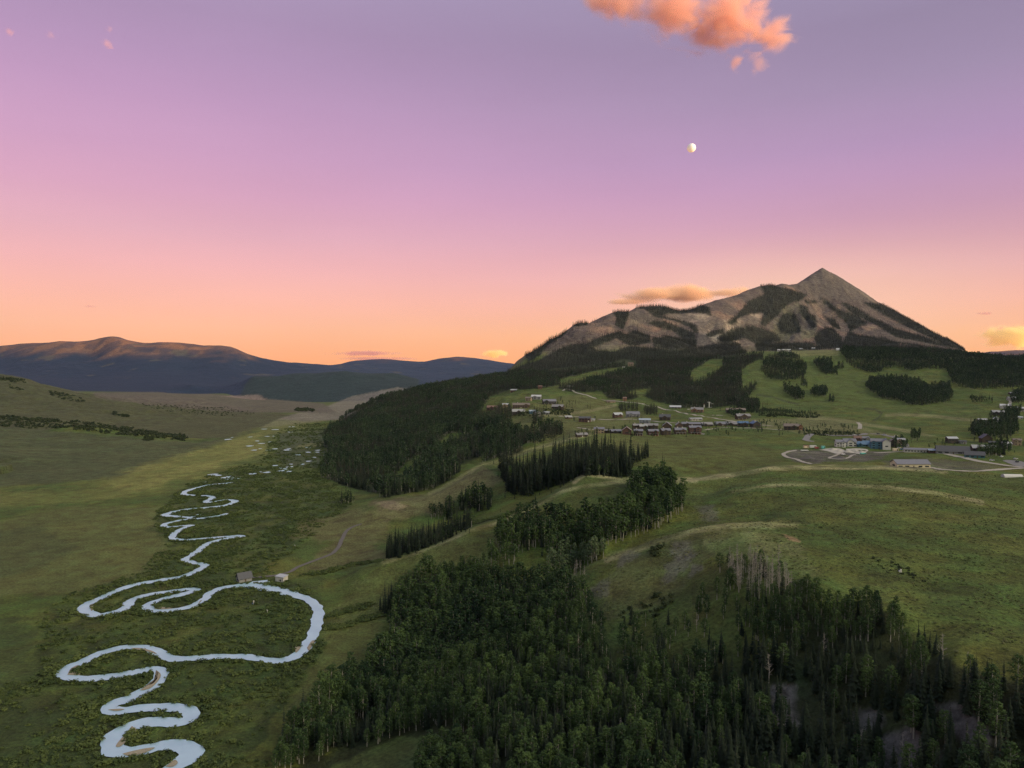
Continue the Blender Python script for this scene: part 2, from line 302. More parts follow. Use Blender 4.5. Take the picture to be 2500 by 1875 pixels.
def ground_mat():
    m, nt, b = new_mat('ground_cover'); N = nt.nodes; L = nt.links
    at_ = N.new('ShaderNodeAttribute'); at_.attribute_name = 'Col'
    rg = N.new('ShaderNodeAttribute'); rg.attribute_name = 'rough'
    tc = N.new('ShaderNodeTexCoord')
    def noise(scale, det, rough=.6):
        n = N.new('ShaderNodeTexNoise'); n.inputs['Scale'].default_value = scale; n.inputs['Detail'].default_value = det; n.inputs['Roughness'].default_value = rough
        L.new(tc.outputs['Object'], n.inputs['Vector']); return n.outputs['Fac']
    n1 = noise(.55, 6, .7); n2 = noise(.07, 5, .65); n3 = noise(.012, 5, .7)
    def mr(v, c, d, a=.3, b_=.7):
        k = N.new('ShaderNodeMapRange'); L.new(v, k.inputs[0]); k.inputs[1].default_value = a; k.inputs[2].default_value = b_; k.inputs[3].default_value = c; k.inputs[4].default_value = d; return k.outputs[0]
    def mul(a, c):
        k = N.new('ShaderNodeMath'); k.operation = 'MULTIPLY'; L.new(a, k.inputs[0]); L.new(c, k.inputs[1]); return k.outputs[0]
    f = mul(mul(mr(n1, .50, 1.50), mr(n2, .62, 1.38)), mr(n3, .80, 1.20))
    sc = N.new('ShaderNodeVectorMath'); sc.operation = 'SCALE'; L.new(at_.outputs['Color'], sc.inputs[0]); L.new(f, sc.inputs['Scale'])
    # dry straw-coloured tufts mixed through the grass
    hs = N.new('ShaderNodeHueSaturation'); L.new(sc.outputs[0], hs.inputs['Color']); L.new(mr(n2, .47, .525), hs.inputs['Hue']); hs.inputs['Saturation'].default_value = 1.0
    L.new(hs.outputs[0], b.inputs['Base Color'])
    bp = N.new('ShaderNodeBump'); bp.inputs['Distance'].default_value = 1.6; L.new(rg.outputs['Fac'], bp.inputs['Strength'])
    ad = N.new('ShaderNodeMath'); ad.operation = 'ADD'; L.new(n1, ad.inputs[0]); L.new(mul(n2, mr(n2, 3., 3.)), ad.inputs[1]); L.new(ad.outputs[0], bp.inputs['Height'])
    # crags: coarse broken relief where the ground is bare rock
    cg = N.new('ShaderNodeAttribute'); cg.attribute_name = 'crag'; c1 = noise(.018, 6, .72); mp = N.new('ShaderNodeMapping'); mp.inputs['Scale'].default_value = (1, .45, .6); L.new(tc.outputs['Object'], mp.inputs[0]); vo = N.new('ShaderNodeTexVoronoi'); vo.inputs['Scale'].default_value = .022; L.new(mp.outputs[0], vo.inputs['Vector'])
    ch = N.new('ShaderNodeMath'); ch.operation = 'ADD'; L.new(c1, ch.inputs[0]); L.new(mul(vo.outputs['Distance'], mr(n3, .35, .35)), ch.inputs[1])
    b2 = N.new('ShaderNodeBump'); b2.inputs['Distance'].default_value = 45.0; L.new(cg.outputs['Fac'], b2.inputs['Strength']); L.new(ch.outputs[0], b2.inputs['Height']); L.new(b2.outputs[0], bp.inputs['Normal'])
    L.new(bp.outputs[0], b.inputs['Normal'])
    return m
M_GROUND = ground_mat()

# ------------------------------------------------------------------ what covers the ground where
def zoomed(x0, y0, k, pts):             # points read in an enlarged crop -> full-view pixels
    return [(x0 + k*x, y0 + k*y) for x, y in pts]
Z4 = lambda p: zoomed(1061.8, 548.6, .24, p)
Z5 = lambda p: zoomed(1548.4, 548.6, .30, p)
ZA = lambda p: zoomed(796.0, 929.0, .32, p)
ZT = lambda p: zoomed(1415.7, 752.0, .22, p)
ZR = lambda p: zoomed(1725.0, 752.0, .22, p)
ZL = lambda p: zoomed(1017.5, 752.0, .22, p)
ZV = lambda p: zoomed(88.5, 1194.5, .30, p)
ZU = lambda p: zoomed(309.7, 973.3, .28, p)

UU, VV = proj(XX, YY, ZZ)
_j1 = fbm(XX/34, YY/60, 5, .62)*np.clip(500/YY, .25, 1.6); _j2 = fbm(XX/34+40, YY/60+7, 5, .62)*np.clip(500/YY, .25, 1.6)
def region(poly, y0, y1, jit=5.0, soft=True):
    s = np.zeros(XX.shape, np.float32); rows = np.where((YR >= y0) & (YR <= y1))[0]
    if len(rows) == 0: return s
    r = slice(rows[0], rows[-1]+1)
    k = ((0, 0), (1, .4), (-1, -.4), (.4, -1), (-.4, 1)) if soft else ((0, 0),)
    for dx, dy in k:
        s[r] += inpoly(UU[r] + jit*(_j1[r]*3.2 + dx*.8), VV[r] + jit*.5*(_j2[r]*2.6 + dy*.8), poly)
    return s/len(k)
def strip(line, w, y0, y1):             # soft band along a polyline in the picture, w pixels wide
    s = np.zeros(XX.shape, np.float32); rows = np.where((YR >= y0) & (YR <= y1))[0]; r = slice(rows[0], rows[-1]+1)
    P = np.asarray(line, float); d = np.full(UU[r].shape, 1e9, np.float32)
    for (xa, ya), (xb, yb) in zip(P[:-1], P[1:]):
        L2 = (xb-xa)**2 + (yb-ya)**2
        t = np.clip(((UU[r]-xa)*(xb-xa) + (VV[r]-ya)*(yb-ya))/L2, 0, 1)
        d = np.minimum(d, np.hypot(UU[r]-xa-t*(xb-xa), VV[r]-ya-t*(yb-ya)))
    s[r] = 1 - sstep(d + w*.35*_j1[r], w*.3, w); return s

C = np.empty(XX.shape + (3,), np.float32)
q1 = sstep(fbm(XX/55, YY/55, 4), -.5, .6)[..., None]; q2 = sstep(fbm(XX/210 + 5, YY/210, 4), -.4, .6)[..., None]; q3 = sstep(fbm(XX/14 + 9, YY/14, 3), 0., .9)[..., None]
V3 = lambda *c: np.array(c, np.float32)
C[:] = V3(.064, .094, .022)*(1-q1) + V3(.102, .112, .026)*q1
C[:] = C*(1-.5*q2) + V3(.056, .088, .022)*.5*q2
C[:] = C*(1-.35*q3) + V3(.036, .055, .017)*.35*q3
ROUGH = np.full(XX.shape, .55, np.float32)
def paint(mask, col, k=1.0):
    m = np.clip(mask*k, 0, 1)[..., None]; C[:] = C*(1-m) + np.array(col, np.float32)*m
OLIVE, STRAW, CREST_LIGHT, LUSH, MARSH, FLOORC = (.105,.105,.040), (.155,.150,.060), (.30,.28,.14), (.055,.088,.028), (.034,.052,.016), (.022,.028,.014)
TALUS, SOIL, TAN, SCREE, RUN, FAR_HAZE, FAR_GLOW = (.105,.095,.088), (.085,.078,.080), (.250,.160,.116), (.38,.295,.22), (.088,.086,.048), (.017,.030,.054), (.20,.105,.062)
# left hills: sage and dry grass, shadow side and farther haze painted in
paint(region([(-600,770),(0,800),(210,850),(560,890),(720,905),(560,925),(440,960),(0,925),(-600,920)], 1500, 3600), (.064,.066,.032), .85)
paint(region([(150,845),(215,853),(300,852),(390,855),(480,872),(560,889),(720,904),(560,925),(450,935),(330,905),(230,880)], 2560, 3400, 3), (.110,.092,.066), .8)
paint(region([(-600,915),(0,922),(430,957),(560,930),(480,955),(250,1035),(-600,1090)], 800, 1750), (.062,.072,.034), .8)
# valley floor grass; the low sunlight on its yellow band is painted as colour
paint(region([(330,1000),(480,955),(600,915),(700,905),(690,925),(560,945),(590,985),(500,1010),(350,1060),(150,1090),(-100,1110),(-100,1070),(180,1050)], 700, 2300, 14)*(.5 + .5*sstep(fbm(XX/80, YY/160, 4), -.5, .3)), (.140,.146,.042), .75)
paint(region([(330,1000),(480,960),(560,935),(575,980),(480,1000),(420,1030),(250,1060),(230,1040)], 800, 2100, 7)*(.4 + .6*sstep(fbm(XX/60, YY/120, 4), -.4, .4)), (.205,.20,.060), .6)
paint(region([(100,1100),(480,1090),(350,1150),(360,1230),(150,1290),(-50,1290),(-50,1140)], 420, 800, 8), (.100,.108,.038), .7)
paint(region([(600,935),(720,925),(712,1010),(600,1010)], 1000, 1700, 6), (.055,.070,.035), .8)
paint(region([(640,962),(712,950),(700,962),(650,972)], 1100, 1600, 3), (.130,.135,.060), .9)

paint(region([(600,905),(760,893),(740,905),(560,925)], 1500, 3200, 3), (.16,.165,.085), .8)
# wet willow ground either side of the river
paint(region([(560,1659),(640,1480),(690,1400),(720,1330),(690,1260),(560,1235),(640,1180),(760,1100),(700,1040),(600,1010),(500,1010),(380,1060),(330,1130),(360,1190),(300,1240),(150,1290),(80,1350),(90,1480),(-200,1560),(-200,1720),(560,1720)], 240, 1200, 9)*(.35 + .65*sstep(fbm(XX/22, YY/26, 4), -.35, .35)), MARSH, .85)
paint(region([(640,1130),(820,1090),(830,1150),(840,1210),(700,1235),(660,1230),(700,1170),(640,1160)], 480, 760, 8), OLIVE, .9)
paint(region([(800,1086),(930,1066),(1040,1005),(1080,1040),(1000,1075),(950,1110),(820,1130)], 600, 800, 6), (.120,.115,.050), .85)
paint(region([(810,1086),(850,1082),(885,1096),(860,1104),(830,1098)], 650, 760, 4), (.20,.165,.10), .8)
# meadow above the foreground wood
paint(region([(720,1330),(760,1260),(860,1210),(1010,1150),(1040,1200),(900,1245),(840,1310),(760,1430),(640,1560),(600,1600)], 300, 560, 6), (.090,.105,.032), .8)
paint(region([(-100,1700),(-100,1330),(60,1330),(90,1480),(200,1560),(540,1659),(500,1700)], 230, 420, 12), (.040,.056,.020), .55)  # lower-left valley floor darkened, shadow painted into the grass colour
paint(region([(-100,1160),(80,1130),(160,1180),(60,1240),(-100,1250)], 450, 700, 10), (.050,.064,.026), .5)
# pale grass bands along the ridge tops, low light painted into their colour
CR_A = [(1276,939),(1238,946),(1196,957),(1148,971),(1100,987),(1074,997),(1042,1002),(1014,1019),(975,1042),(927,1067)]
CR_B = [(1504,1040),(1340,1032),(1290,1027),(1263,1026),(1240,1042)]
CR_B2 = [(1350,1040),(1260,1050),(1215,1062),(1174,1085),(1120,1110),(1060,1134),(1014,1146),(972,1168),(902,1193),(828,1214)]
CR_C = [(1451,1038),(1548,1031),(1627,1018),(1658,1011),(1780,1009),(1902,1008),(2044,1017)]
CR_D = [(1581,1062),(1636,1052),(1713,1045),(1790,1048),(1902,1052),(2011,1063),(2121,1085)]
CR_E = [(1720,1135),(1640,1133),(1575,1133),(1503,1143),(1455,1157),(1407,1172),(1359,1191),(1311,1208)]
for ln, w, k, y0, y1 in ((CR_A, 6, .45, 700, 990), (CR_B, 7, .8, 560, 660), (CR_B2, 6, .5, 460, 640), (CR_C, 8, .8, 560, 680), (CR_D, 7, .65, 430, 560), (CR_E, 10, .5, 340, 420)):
    paint(strip(ln, w, y0, y1)*(.35 + .65*sstep(fbm(XX/30 + 2, YY/30, 4), -.4, .4)), CREST_LIGHT, k)
paint(region([(1500,1140),(1575,1132),(1660,1136),(1740,1190),(1720,1230),(1600,1210),(1520,1180)], 270, 420, 14)*(.4 + .6*sstep(fbm(XX/16, YY/16, 4), -.4, .4)), (.145,.16,.065), .7)
paint(region([(1400,1170),(1500,1150),(1560,1200),(1540,1230),(1470,1290),(1420,1320),(1320,1330),(1290,1290),(1340,1210)], 260, 410, 8), (.085,.086,.045), .4)
for p in (ZA([]) or [(1436,1178),(1480,1176),(1496,1205),(1478,1222),(1450,1205)], [(1345,1195),(1375,1190),(1350,1228),(1325,1228)], [(1275,1270),(1320,1250),(1300,1285),(1272,1292)], [(1440,1222),(1510,1200),(1480,1240),(1430,1270)], [(1500,1090),(1540,1085),(1555,1120),(1520,1125)], [(1500,1222),(1530,1232),(1500,1260)]):
    paint(region(p, 250, 520, 6), (.112,.105,.092), .55)
paint(region([(590,1690),(720,1560),(840,1400),(840,1290),(930,1250),(1240,1265),(1400,1330),(1490,1260),(1590,1225),(1690,1240),(1720,1310),(1900,1315),(2060,1450),(2300,1490),(2300,1800),(590,1800)], 140, 460, 10)*(1 - .72*sstep(UU, 1240, 1330)*(1 - sstep(UU, 1640, 1720))*(1 - sstep(VV, 1360, 1500))), FLOORC, .88)  # forest floor, its colour darkened with the shade under the trees
# bare slips under the trees lower right
for p in ([(1690,1490),(1740,1480),(1770,1560),(1740,1600),(1700,1570)], [(1990,1530),(2060,1530),(2110,1600),(2090,1650),(2030,1600)], [(1910,1590),(1960,1570),(2000,1659),(1900,1690)], [(1840,1530),(1880,1520),(1900,1570),(1860,1580)], [(1490,1270),(1530,1262),(1540,1300),(1510,1310)]):
    paint(region(p, 150, 300, 10), (.125,.118,.11), .9)
paint(region([(590,1720),(700,1640),(800,1612),(900,1585),(985,1580),(960,1625),(905,1659),(890,1720)], 220, 300, 6), (.070,.092,.030), .9)
for p, k in (([(1880,1205),(1960,1225),(2010,1265),(1900,1240)], .5), ([(1700,1080),(1740,1095),(1760,1140),(1720,1130)], .3), ([(1660,1110),(1720,1120),(1720,1135),(1670,1128)], .6)):
    paint(region(p, 250, 480, 8), MARSH, k)
paint(region([(1690,1152),(1715,1157),(1725,1170),(1705,1168)], 280, 420, 3), (.30,.22,.11), .8)
# town plain and ski meadows
paint(region([(1250,945),(1500,935),(1690,975),(1700,1000),(1560,1020),(1350,1010),(1290,985)], 640, 1000, 8), (.085,.095,.028), .8)
paint(region([(1040,890),(1260,850),(1340,880),(1420,900),(1300,935),(1180,955),(1100,910)], 950, 1800, 6), (.098,.105,.036), .8)
paint(region([(1640,760),(1820,757),(1840,800),(2040,860),(2100,900),(1900,880),(1650,870),(1600,850)], 1500, 2800, 5), (.078,.104,.026), .85)
paint(region([(1700,757),(1815,756),(1810,768),(1720,770)], 2300, 2900, 3), (.15,.145,.06), .7)
paint(region([(1560,905),(1800,905),(2010,960),(1750,940),(1640,920)], 1000, 1400, 4), (.14,.135,.065), .6)
for ln in (ZR([(0,680),(300,690),(560,730),(640,745),(1100,820),(1420,890)]), ZR([(860,660),(1000,650),(1300,665),(1720,710)]), ZL([(600,660),(900,650),(1150,620),(1420,560)])):
    paint(strip(ln, 5, 1000, 1700), (.19,.18,.09), .6)
for ln in (ZT([(1000,460),(1150,480),(1300,530),(1400,550)]), ZR([(650,590),(750,600),(820,640),(790,680),(720,720)])):
    paint(strip(ln, 3, 1300, 2200), (.045,.055,.025), .8)
# building plots of bare grey dirt
DIRT = [ZT([(1262,1045),(1330,1010),(1390,1000),(1450,1010),(1600,1000),(1720,1010),(1900,1000),(2080,1010),(2260,1010),(2300,1030),(2220,1080),(2050,1110),(1900,1115),(1650,1120),(1530,1140),(1400,1100)]),
        ZR([(820,1110),(1000,1090),(1160,1095),(1300,1090),(1500,1110),(1700,1120),(1900,1140),(2100,1165),(1900,1190),(1700,1200),(1400,1195),(1300,1180),(900,1165)])]
for p, k in zip(DIRT, (.9, .62)): paint(region(p, 560, 1000, 4)*(.55 + .45*sstep(fbm(XX/16, YY/24, 4), -.6, .2)), (.092,.083,.076), k)
# high mountain: bare tan ground, pale scree chutes, greener runs lower down, rock ribs
mtm = sstep(YY, 2850, 3150)*sstep(AA, -.02, .01)*(1 - sstep(AA, .70, .74))*(1 - sstep(YY, 5600, 6200))
mv = sstep(fbm(XX/160, YY/260, 4), -.4, .5)[..., None]
tan = V3(*TAN)*(1-mv) + V3(.180,.122,.092)*mv
m_ = mtm[..., None]; C[:] = C*(1-m_) + tan*m_
low = sstep(VV, 690, 760)*mtm*sstep(fbm(XX/240+3, YY/300, 3), -.5, .4); paint(low, RUN, .75)
for p, c, k in ((Z5([(570,220),(640,175),(760,98),(870,155),(1100,300),(1200,420),(1050,330),(960,330),(860,330),(700,300),(640,280)]), (.175,.140,.112), .85),
                (Z5([(760,110),(800,150),(830,240),(840,320),(780,300),(740,200)]), (.130,.108,.092), .7),
                (Z4([(1230,520),(1300,480),(1400,540),(1560,610),(1500,640),(1380,620),(1240,650)]), (.20,.165,.115), .8),
                (Z4([(1500,520),(1700,540),(1950,520),(2000,620),(2212,590),(2212,720),(1980,760),(1850,720),(1840,650),(1650,590)]), SCREE, .85),
                (Z4([(1850,720),(2100,690),(2212,700),(2050,790),(1850,830)]), (.30,.265,.20), .9),
                (Z5([(0,490),(130,460),(330,420),(310,500),(100,540),(0,580)]), SCREE, .85),
                (Z5([(420,420),(600,320),(640,440),(720,480),(720,600),(470,640),(380,540)]), (.13,.125,.075), .8),
                (Z5([(650,310),(720,305),(870,430),(780,450),(700,420)]), (.20,.15,.115), .8),
                (Z5([(1080,510),(1150,515),(1270,580),(1460,635),(1300,620),(1120,560)]), (.24,.175,.12), .9),
                (Z5([(70,650),(150,610),(250,620),(270,660)]), SCREE, .7),
                (Z4([(910,860),(1050,780),(1150,770),(1100,850)]), (.19,.165,.11), .8),
                (Z4([(1250,740),(1400,750),(1550,800),(1700,700),(1830,820),(1600,850),(1350,830)]), (.175,.14,.12), .7),
                (Z4([(420,980),(560,850),(740,650),(880,640),(870,760),(700,830),(560,960)]), (.155,.125,.105), .6)):
    paint(region(p, 2800, 5200, 5), c, k)
mr_ = ridged((XX+wx)/170, (YY+wy)/300, 4); paint(mtm*sstep(mr_, .10, .5), (.098,.080,.070), .8)
MNT = [Z4([(150,1060),(300,990),(420,960),(560,880),(720,810),(900,800),(930,870),(1100,880),(1250,830),(1500,850),(1650,880),(1850,850),(2000,810),(2212,800),(2300,900),(1900,960),(1500,990),(1200,950),(900,1020),(600,1110),(300,1160),(100,1130)]),
       Z4([(890,790),(1000,740),(1130,700),(1220,720),(1300,690),(1420,730),(1440,800),(1250,830),(1120,760),(930,840)]), Z4([(1390,610),(1550,600),(1700,660),(1840,720),(1845,830),(1720,760),(1620,690),(1480,660)]),
       Z4([(1280,480),(1400,465),(1480,452),(1600,470),(1700,510),(1800,500),(1880,460),(1960,480),(1980,560),(1920,540),(1800,530),(1700,540),(1600,535),(1520,560),(1420,530),(1380,500)]), Z4([(1420,530),(1520,560),(1700,600),(1760,610),(1850,650),(1860,730),(1780,660),(1650,600),(1480,570)]),
       Z4([(1080,520),(1240,515),(1220,600),(1180,680),(1110,640),(1120,570)]), Z4([(720,650),(760,605),(870,612),(870,640),(800,650)]), Z4([(1450,760),(1600,740),(1830,790),(1840,850),(1600,860),(1450,830)]), Z4([(2120,600),(2212,580),(2212,620),(2140,640)]), Z4([(1930,750),(1960,700),(2095,670),(2090,710),(1990,745)]), Z4([(2030,800),(2130,720),(2212,690),(2212,760),(2150,790)]),
       Z4([(440,830),(520,760),(650,690),(690,690),(640,740),(500,830),(450,900),(330,980),(300,920)]),
       Z5([(310,228),(400,225),(480,245),(560,260),(650,295),(610,335),(540,350),(500,375),(440,440),(350,520),(315,505),(335,425),(250,430),(160,460),(80,500),(150,430),(230,340),(350,290)]), Z5([(430,505),(470,440),(520,420),(570,440),(612,560),(545,580),(460,565)]), Z5([(590,365),(650,380),(660,420),(712,450),(718,530),(685,535),(640,480),(600,430)]),
       Z5([(700,600),(740,540),(830,535),(900,600),(915,680),(720,690)]), Z5([(775,455),(850,470),(890,545),(840,530)]), Z5([(720,305),(800,340),(880,400),(1000,440),(1090,500),(1040,520),(960,560),(930,500),(860,430),(780,360)]), Z5([(880,335),(1000,385),(1150,470),(1290,540),(1500,600),(1700,660),(1810,700),(1500,640),(1290,600),(1120,500),(960,420)]),
       Z5([(1040,345),(1200,365),(1300,420),(1450,500),(1650,605),(1800,700),(1620,640),(1400,540),(1200,440)]), Z5([(950,560),(1050,590),(1200,600),(1300,640),(1500,660),(1800,710),(900,700),(900,640)]), Z5([(0,610),(100,540),(250,515),(400,560),(460,600),(455,630),(290,655),(200,605),(60,650)]), Z5([(630,335),(715,335),(720,355),(650,362)]), Z5([(280,640),(420,640),(700,640),(720,690),(280,700)])]
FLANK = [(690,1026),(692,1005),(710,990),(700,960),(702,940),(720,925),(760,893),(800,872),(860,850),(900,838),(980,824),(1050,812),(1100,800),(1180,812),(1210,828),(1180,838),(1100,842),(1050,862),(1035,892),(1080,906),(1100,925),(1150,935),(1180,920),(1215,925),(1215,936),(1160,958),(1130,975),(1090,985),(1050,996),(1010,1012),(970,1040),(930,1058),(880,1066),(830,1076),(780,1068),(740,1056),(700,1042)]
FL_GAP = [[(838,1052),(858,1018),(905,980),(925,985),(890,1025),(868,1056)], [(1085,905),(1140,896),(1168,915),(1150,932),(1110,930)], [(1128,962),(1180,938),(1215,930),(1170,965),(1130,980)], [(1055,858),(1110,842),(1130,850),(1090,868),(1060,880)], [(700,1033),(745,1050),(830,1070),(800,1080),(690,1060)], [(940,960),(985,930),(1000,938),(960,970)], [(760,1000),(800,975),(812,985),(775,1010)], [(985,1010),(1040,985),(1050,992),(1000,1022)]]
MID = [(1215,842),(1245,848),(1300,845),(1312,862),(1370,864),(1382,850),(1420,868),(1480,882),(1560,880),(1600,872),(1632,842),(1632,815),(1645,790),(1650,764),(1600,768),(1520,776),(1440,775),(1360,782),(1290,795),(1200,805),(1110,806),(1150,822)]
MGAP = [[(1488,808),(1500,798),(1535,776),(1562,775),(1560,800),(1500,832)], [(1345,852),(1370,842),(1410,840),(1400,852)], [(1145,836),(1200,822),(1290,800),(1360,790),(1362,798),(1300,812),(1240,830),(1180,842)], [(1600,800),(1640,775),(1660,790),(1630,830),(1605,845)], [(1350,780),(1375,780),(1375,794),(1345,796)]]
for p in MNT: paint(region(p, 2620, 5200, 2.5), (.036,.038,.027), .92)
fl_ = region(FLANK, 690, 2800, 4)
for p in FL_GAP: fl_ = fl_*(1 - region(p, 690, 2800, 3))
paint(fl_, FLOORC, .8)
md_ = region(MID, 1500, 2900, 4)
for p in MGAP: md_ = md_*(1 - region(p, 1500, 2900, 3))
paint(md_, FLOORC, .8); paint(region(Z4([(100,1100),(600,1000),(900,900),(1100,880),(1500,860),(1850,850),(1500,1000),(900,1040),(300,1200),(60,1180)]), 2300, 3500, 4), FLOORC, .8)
# far ranges: timber below with haze painted in, bare tops with painted alpenglow
far = (sstep(YY, 4000, 4600)*(1 - sstep(AA, -.08, .02)) + sstep(YY, 6500, 7500)).clip(0, 1); paint(far, FAR_HAZE, 1.0)
fb = far*sstep(ZZ + 70*fbm(XX/350, YY/500, 4), 205, 390)*(.45 + .55*sstep(fbm(XX/200+8, YY/300, 3), -.3, .3)); paint(far*sstep(AA, -.34, -.22), (.026,.044,.074), .8); paint(fb, FAR_GLOW, .95)
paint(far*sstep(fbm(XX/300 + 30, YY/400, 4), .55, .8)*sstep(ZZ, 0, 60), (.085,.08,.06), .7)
paint(region([(505,890),(530,830),(547,810),(640,803),(740,798),(850,803),(905,812),(905,838),(800,848),(760,862),(700,880),(640,893)], 3900, 6000, 3), (.024,.040,.036), .95)
paint(region([(600,905),(640,893),(700,880),(760,856),(860,836),(880,840),(800,872),(740,906),(660,910)], 1750, 5200, 3), (.165,.150,.115), .85)
paint(region([(200,848),(400,846),(700,872),(740,900),(720,906),(560,920),(470,905),(215,872)], 2450, 5200, 3), (.098,.086,.062), .85)
paint(region([(440,858),(560,852),(580,868),(520,880)], 3800, 5600, 4), (.22,.165,.13), .7)
ROUGH[:] = np.where(YY > 2600, .25, .8); CRAG = (mtm*(.45 + .55*sstep(.16 - AA, 0, .12)) + .35*far)*.9

paint(sstep(AA, .82, 1.0)*sstep(ZZ + 40*fbm(XX/160, YY/160, 4), 120, 380), (.028,.034,.020), 1.0)
def tag(o, label=None, cat=None, group=None, kind=None):
    if label: o['label'] = label
    if cat: o['category'] = cat
    if group: o['group'] = group
    if kind: o['kind'] = kind
    return o
def mesh_np(name, V, F, mat, smooth=True, cols=None, rough=None, parent=None, crag=None):
    V = np.asarray(V, np.float32); F = np.asarray(F, np.int32); k = F.shape[1]
    me = bpy.data.meshes.new(name); me.vertices.add(len(V)); me.vertices.foreach_set('co', V.ravel())
    me.loops.add(F.size); me.loops.foreach_set('vertex_index', F.ravel())
    me.polygons.add(len(F)); me.polygons.foreach_set('loop_start', np.arange(0, F.size, k, dtype=np.int32)); me.polygons.foreach_set('loop_total', np.full(len(F), k, np.int32))
    if smooth: me.polygons.foreach_set('use_smooth', np.ones(len(F), bool))
    me.update(calc_edges=True)
    if cols is not None:
        a = me.attributes.new('Col', 'FLOAT_COLOR', 'POINT'); a.data.foreach_set('color', np.concatenate([cols, np.ones((len(cols),1))], 1).astype(np.float32).ravel())
    if rough is not None:
        a = me.attributes.new('rough', 'FLOAT', 'POINT'); a.data.foreach_set('value', rough.astype(np.float32))
    if crag is not None:
        a = me.attributes.new('crag', 'FLOAT', 'POINT'); a.data.foreach_set('value', crag.astype(np.float32))
    if mat: me.materials.append(mat)
    o = bpy.data.objects.new(name, me); COL.objects.link(o)
    if parent: o.parent = parent
    return o
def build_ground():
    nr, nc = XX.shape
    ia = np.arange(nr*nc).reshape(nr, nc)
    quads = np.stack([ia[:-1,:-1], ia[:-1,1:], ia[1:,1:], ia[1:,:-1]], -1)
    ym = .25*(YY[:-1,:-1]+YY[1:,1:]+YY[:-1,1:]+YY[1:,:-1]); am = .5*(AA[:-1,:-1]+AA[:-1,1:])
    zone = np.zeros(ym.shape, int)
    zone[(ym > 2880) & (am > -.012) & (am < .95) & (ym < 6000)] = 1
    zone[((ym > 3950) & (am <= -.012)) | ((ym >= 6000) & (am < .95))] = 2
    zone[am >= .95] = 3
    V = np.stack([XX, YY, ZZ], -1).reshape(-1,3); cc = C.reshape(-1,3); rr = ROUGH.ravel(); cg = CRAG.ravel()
    for k, nm in enumerate(('ground', 'mountain', 'far_hills', 'shade_ridge')):
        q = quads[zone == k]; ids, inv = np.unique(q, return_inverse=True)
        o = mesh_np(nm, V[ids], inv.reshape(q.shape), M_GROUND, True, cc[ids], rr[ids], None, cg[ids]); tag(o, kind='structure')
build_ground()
def surroundings():                       # the rest of the valley beside and behind the viewer, with the added shading ridge
    t0, t1 = math.atan(AC[-1]), 2*math.pi + math.atan(AC[0]); T_ = np.linspace(t0, t1, 150); R_ = np.concatenate([np.linspace(4, 180, 14), np.exp(np.linspace(math.log(190), math.log(9000), 110))])
    TT, RR = np.meshgrid(T_, R_); X = RR*np.sin(TT); Y = RR*np.cos(TT)
    er = ground(R_*math.sin(t0), R_*math.cos(t0)); el = ground(R_*math.sin(t1), R_*math.cos(t1)); er[R_ < 188] = ZZ[0, -1]; el[R_ < 150] = ZZ[0, 0]
    back = 10 + 330*sstep(RR, 2200, 7000); f = sstep(TT, math.radians(165), math.radians(225)); z = shade_rise(RR)*(1-f) + back*f
    z = z + sstep(z, 70, 200)*(40*ridged(X/700, Y/700, 4) - 10) + sstep(RR, 150, 600)*3*fbm(X/90, Y/90, 3)
    wr = 1 - sstep(TT, t0, t0 + .5); wl = sstep(TT, t1 - .5, t1); z = z*(1-wr)*(1-wl) + er[:,None]*wr + el[:,None]*wl
    q = sstep(fbm(X/160, Y/160, 4), -.3, .4)[..., None]; c = V3(.060,.080,.026)*(1-q) + V3(.10,.105,.035)*q; h = sstep(z, 120, 400)[..., None]; c = c*(1-h) + V3(.028,.034,.020)*h
    n, m = X.shape; ia = np.arange(n*m).reshape(n, m); F = np.stack([ia[:-1,:-1], ia[:-1,1:], ia[1:,1:], ia[1:,:-1]], -1).reshape(-1,4)[:, ::-1]
    tag(mesh_np('hills', np.stack([X, Y, z], -1).reshape(-1,3), F, M_GROUND, True, c.reshape(-1,3), np.full(n*m, .6), None, np.zeros(n*m)), kind='structure')
    ys = np.linspace(3, YR[0], 8); A_, Y_ = np.meshgrid(AC[::6], ys); zz = np.repeat(ZZ[0, ::6][None], 8, 0); n, m = A_.shape; ia = np.arange(n*m).reshape(n, m); F = np.stack([ia[:-1,:-1], ia[:-1,1:], ia[1:,1:], ia[1:,:-1]], -1).reshape(-1,4)
    tag(mesh_np('hills', np.stack([A_*Y_, Y_, zz], -1).reshape(-1,3), F, M_GROUND, True, np.repeat(C[0, ::6][None], 8, 0).reshape(-1,3), np.full(n*m, .6), None, np.zeros(n*m)), kind='structure')
surroundings()
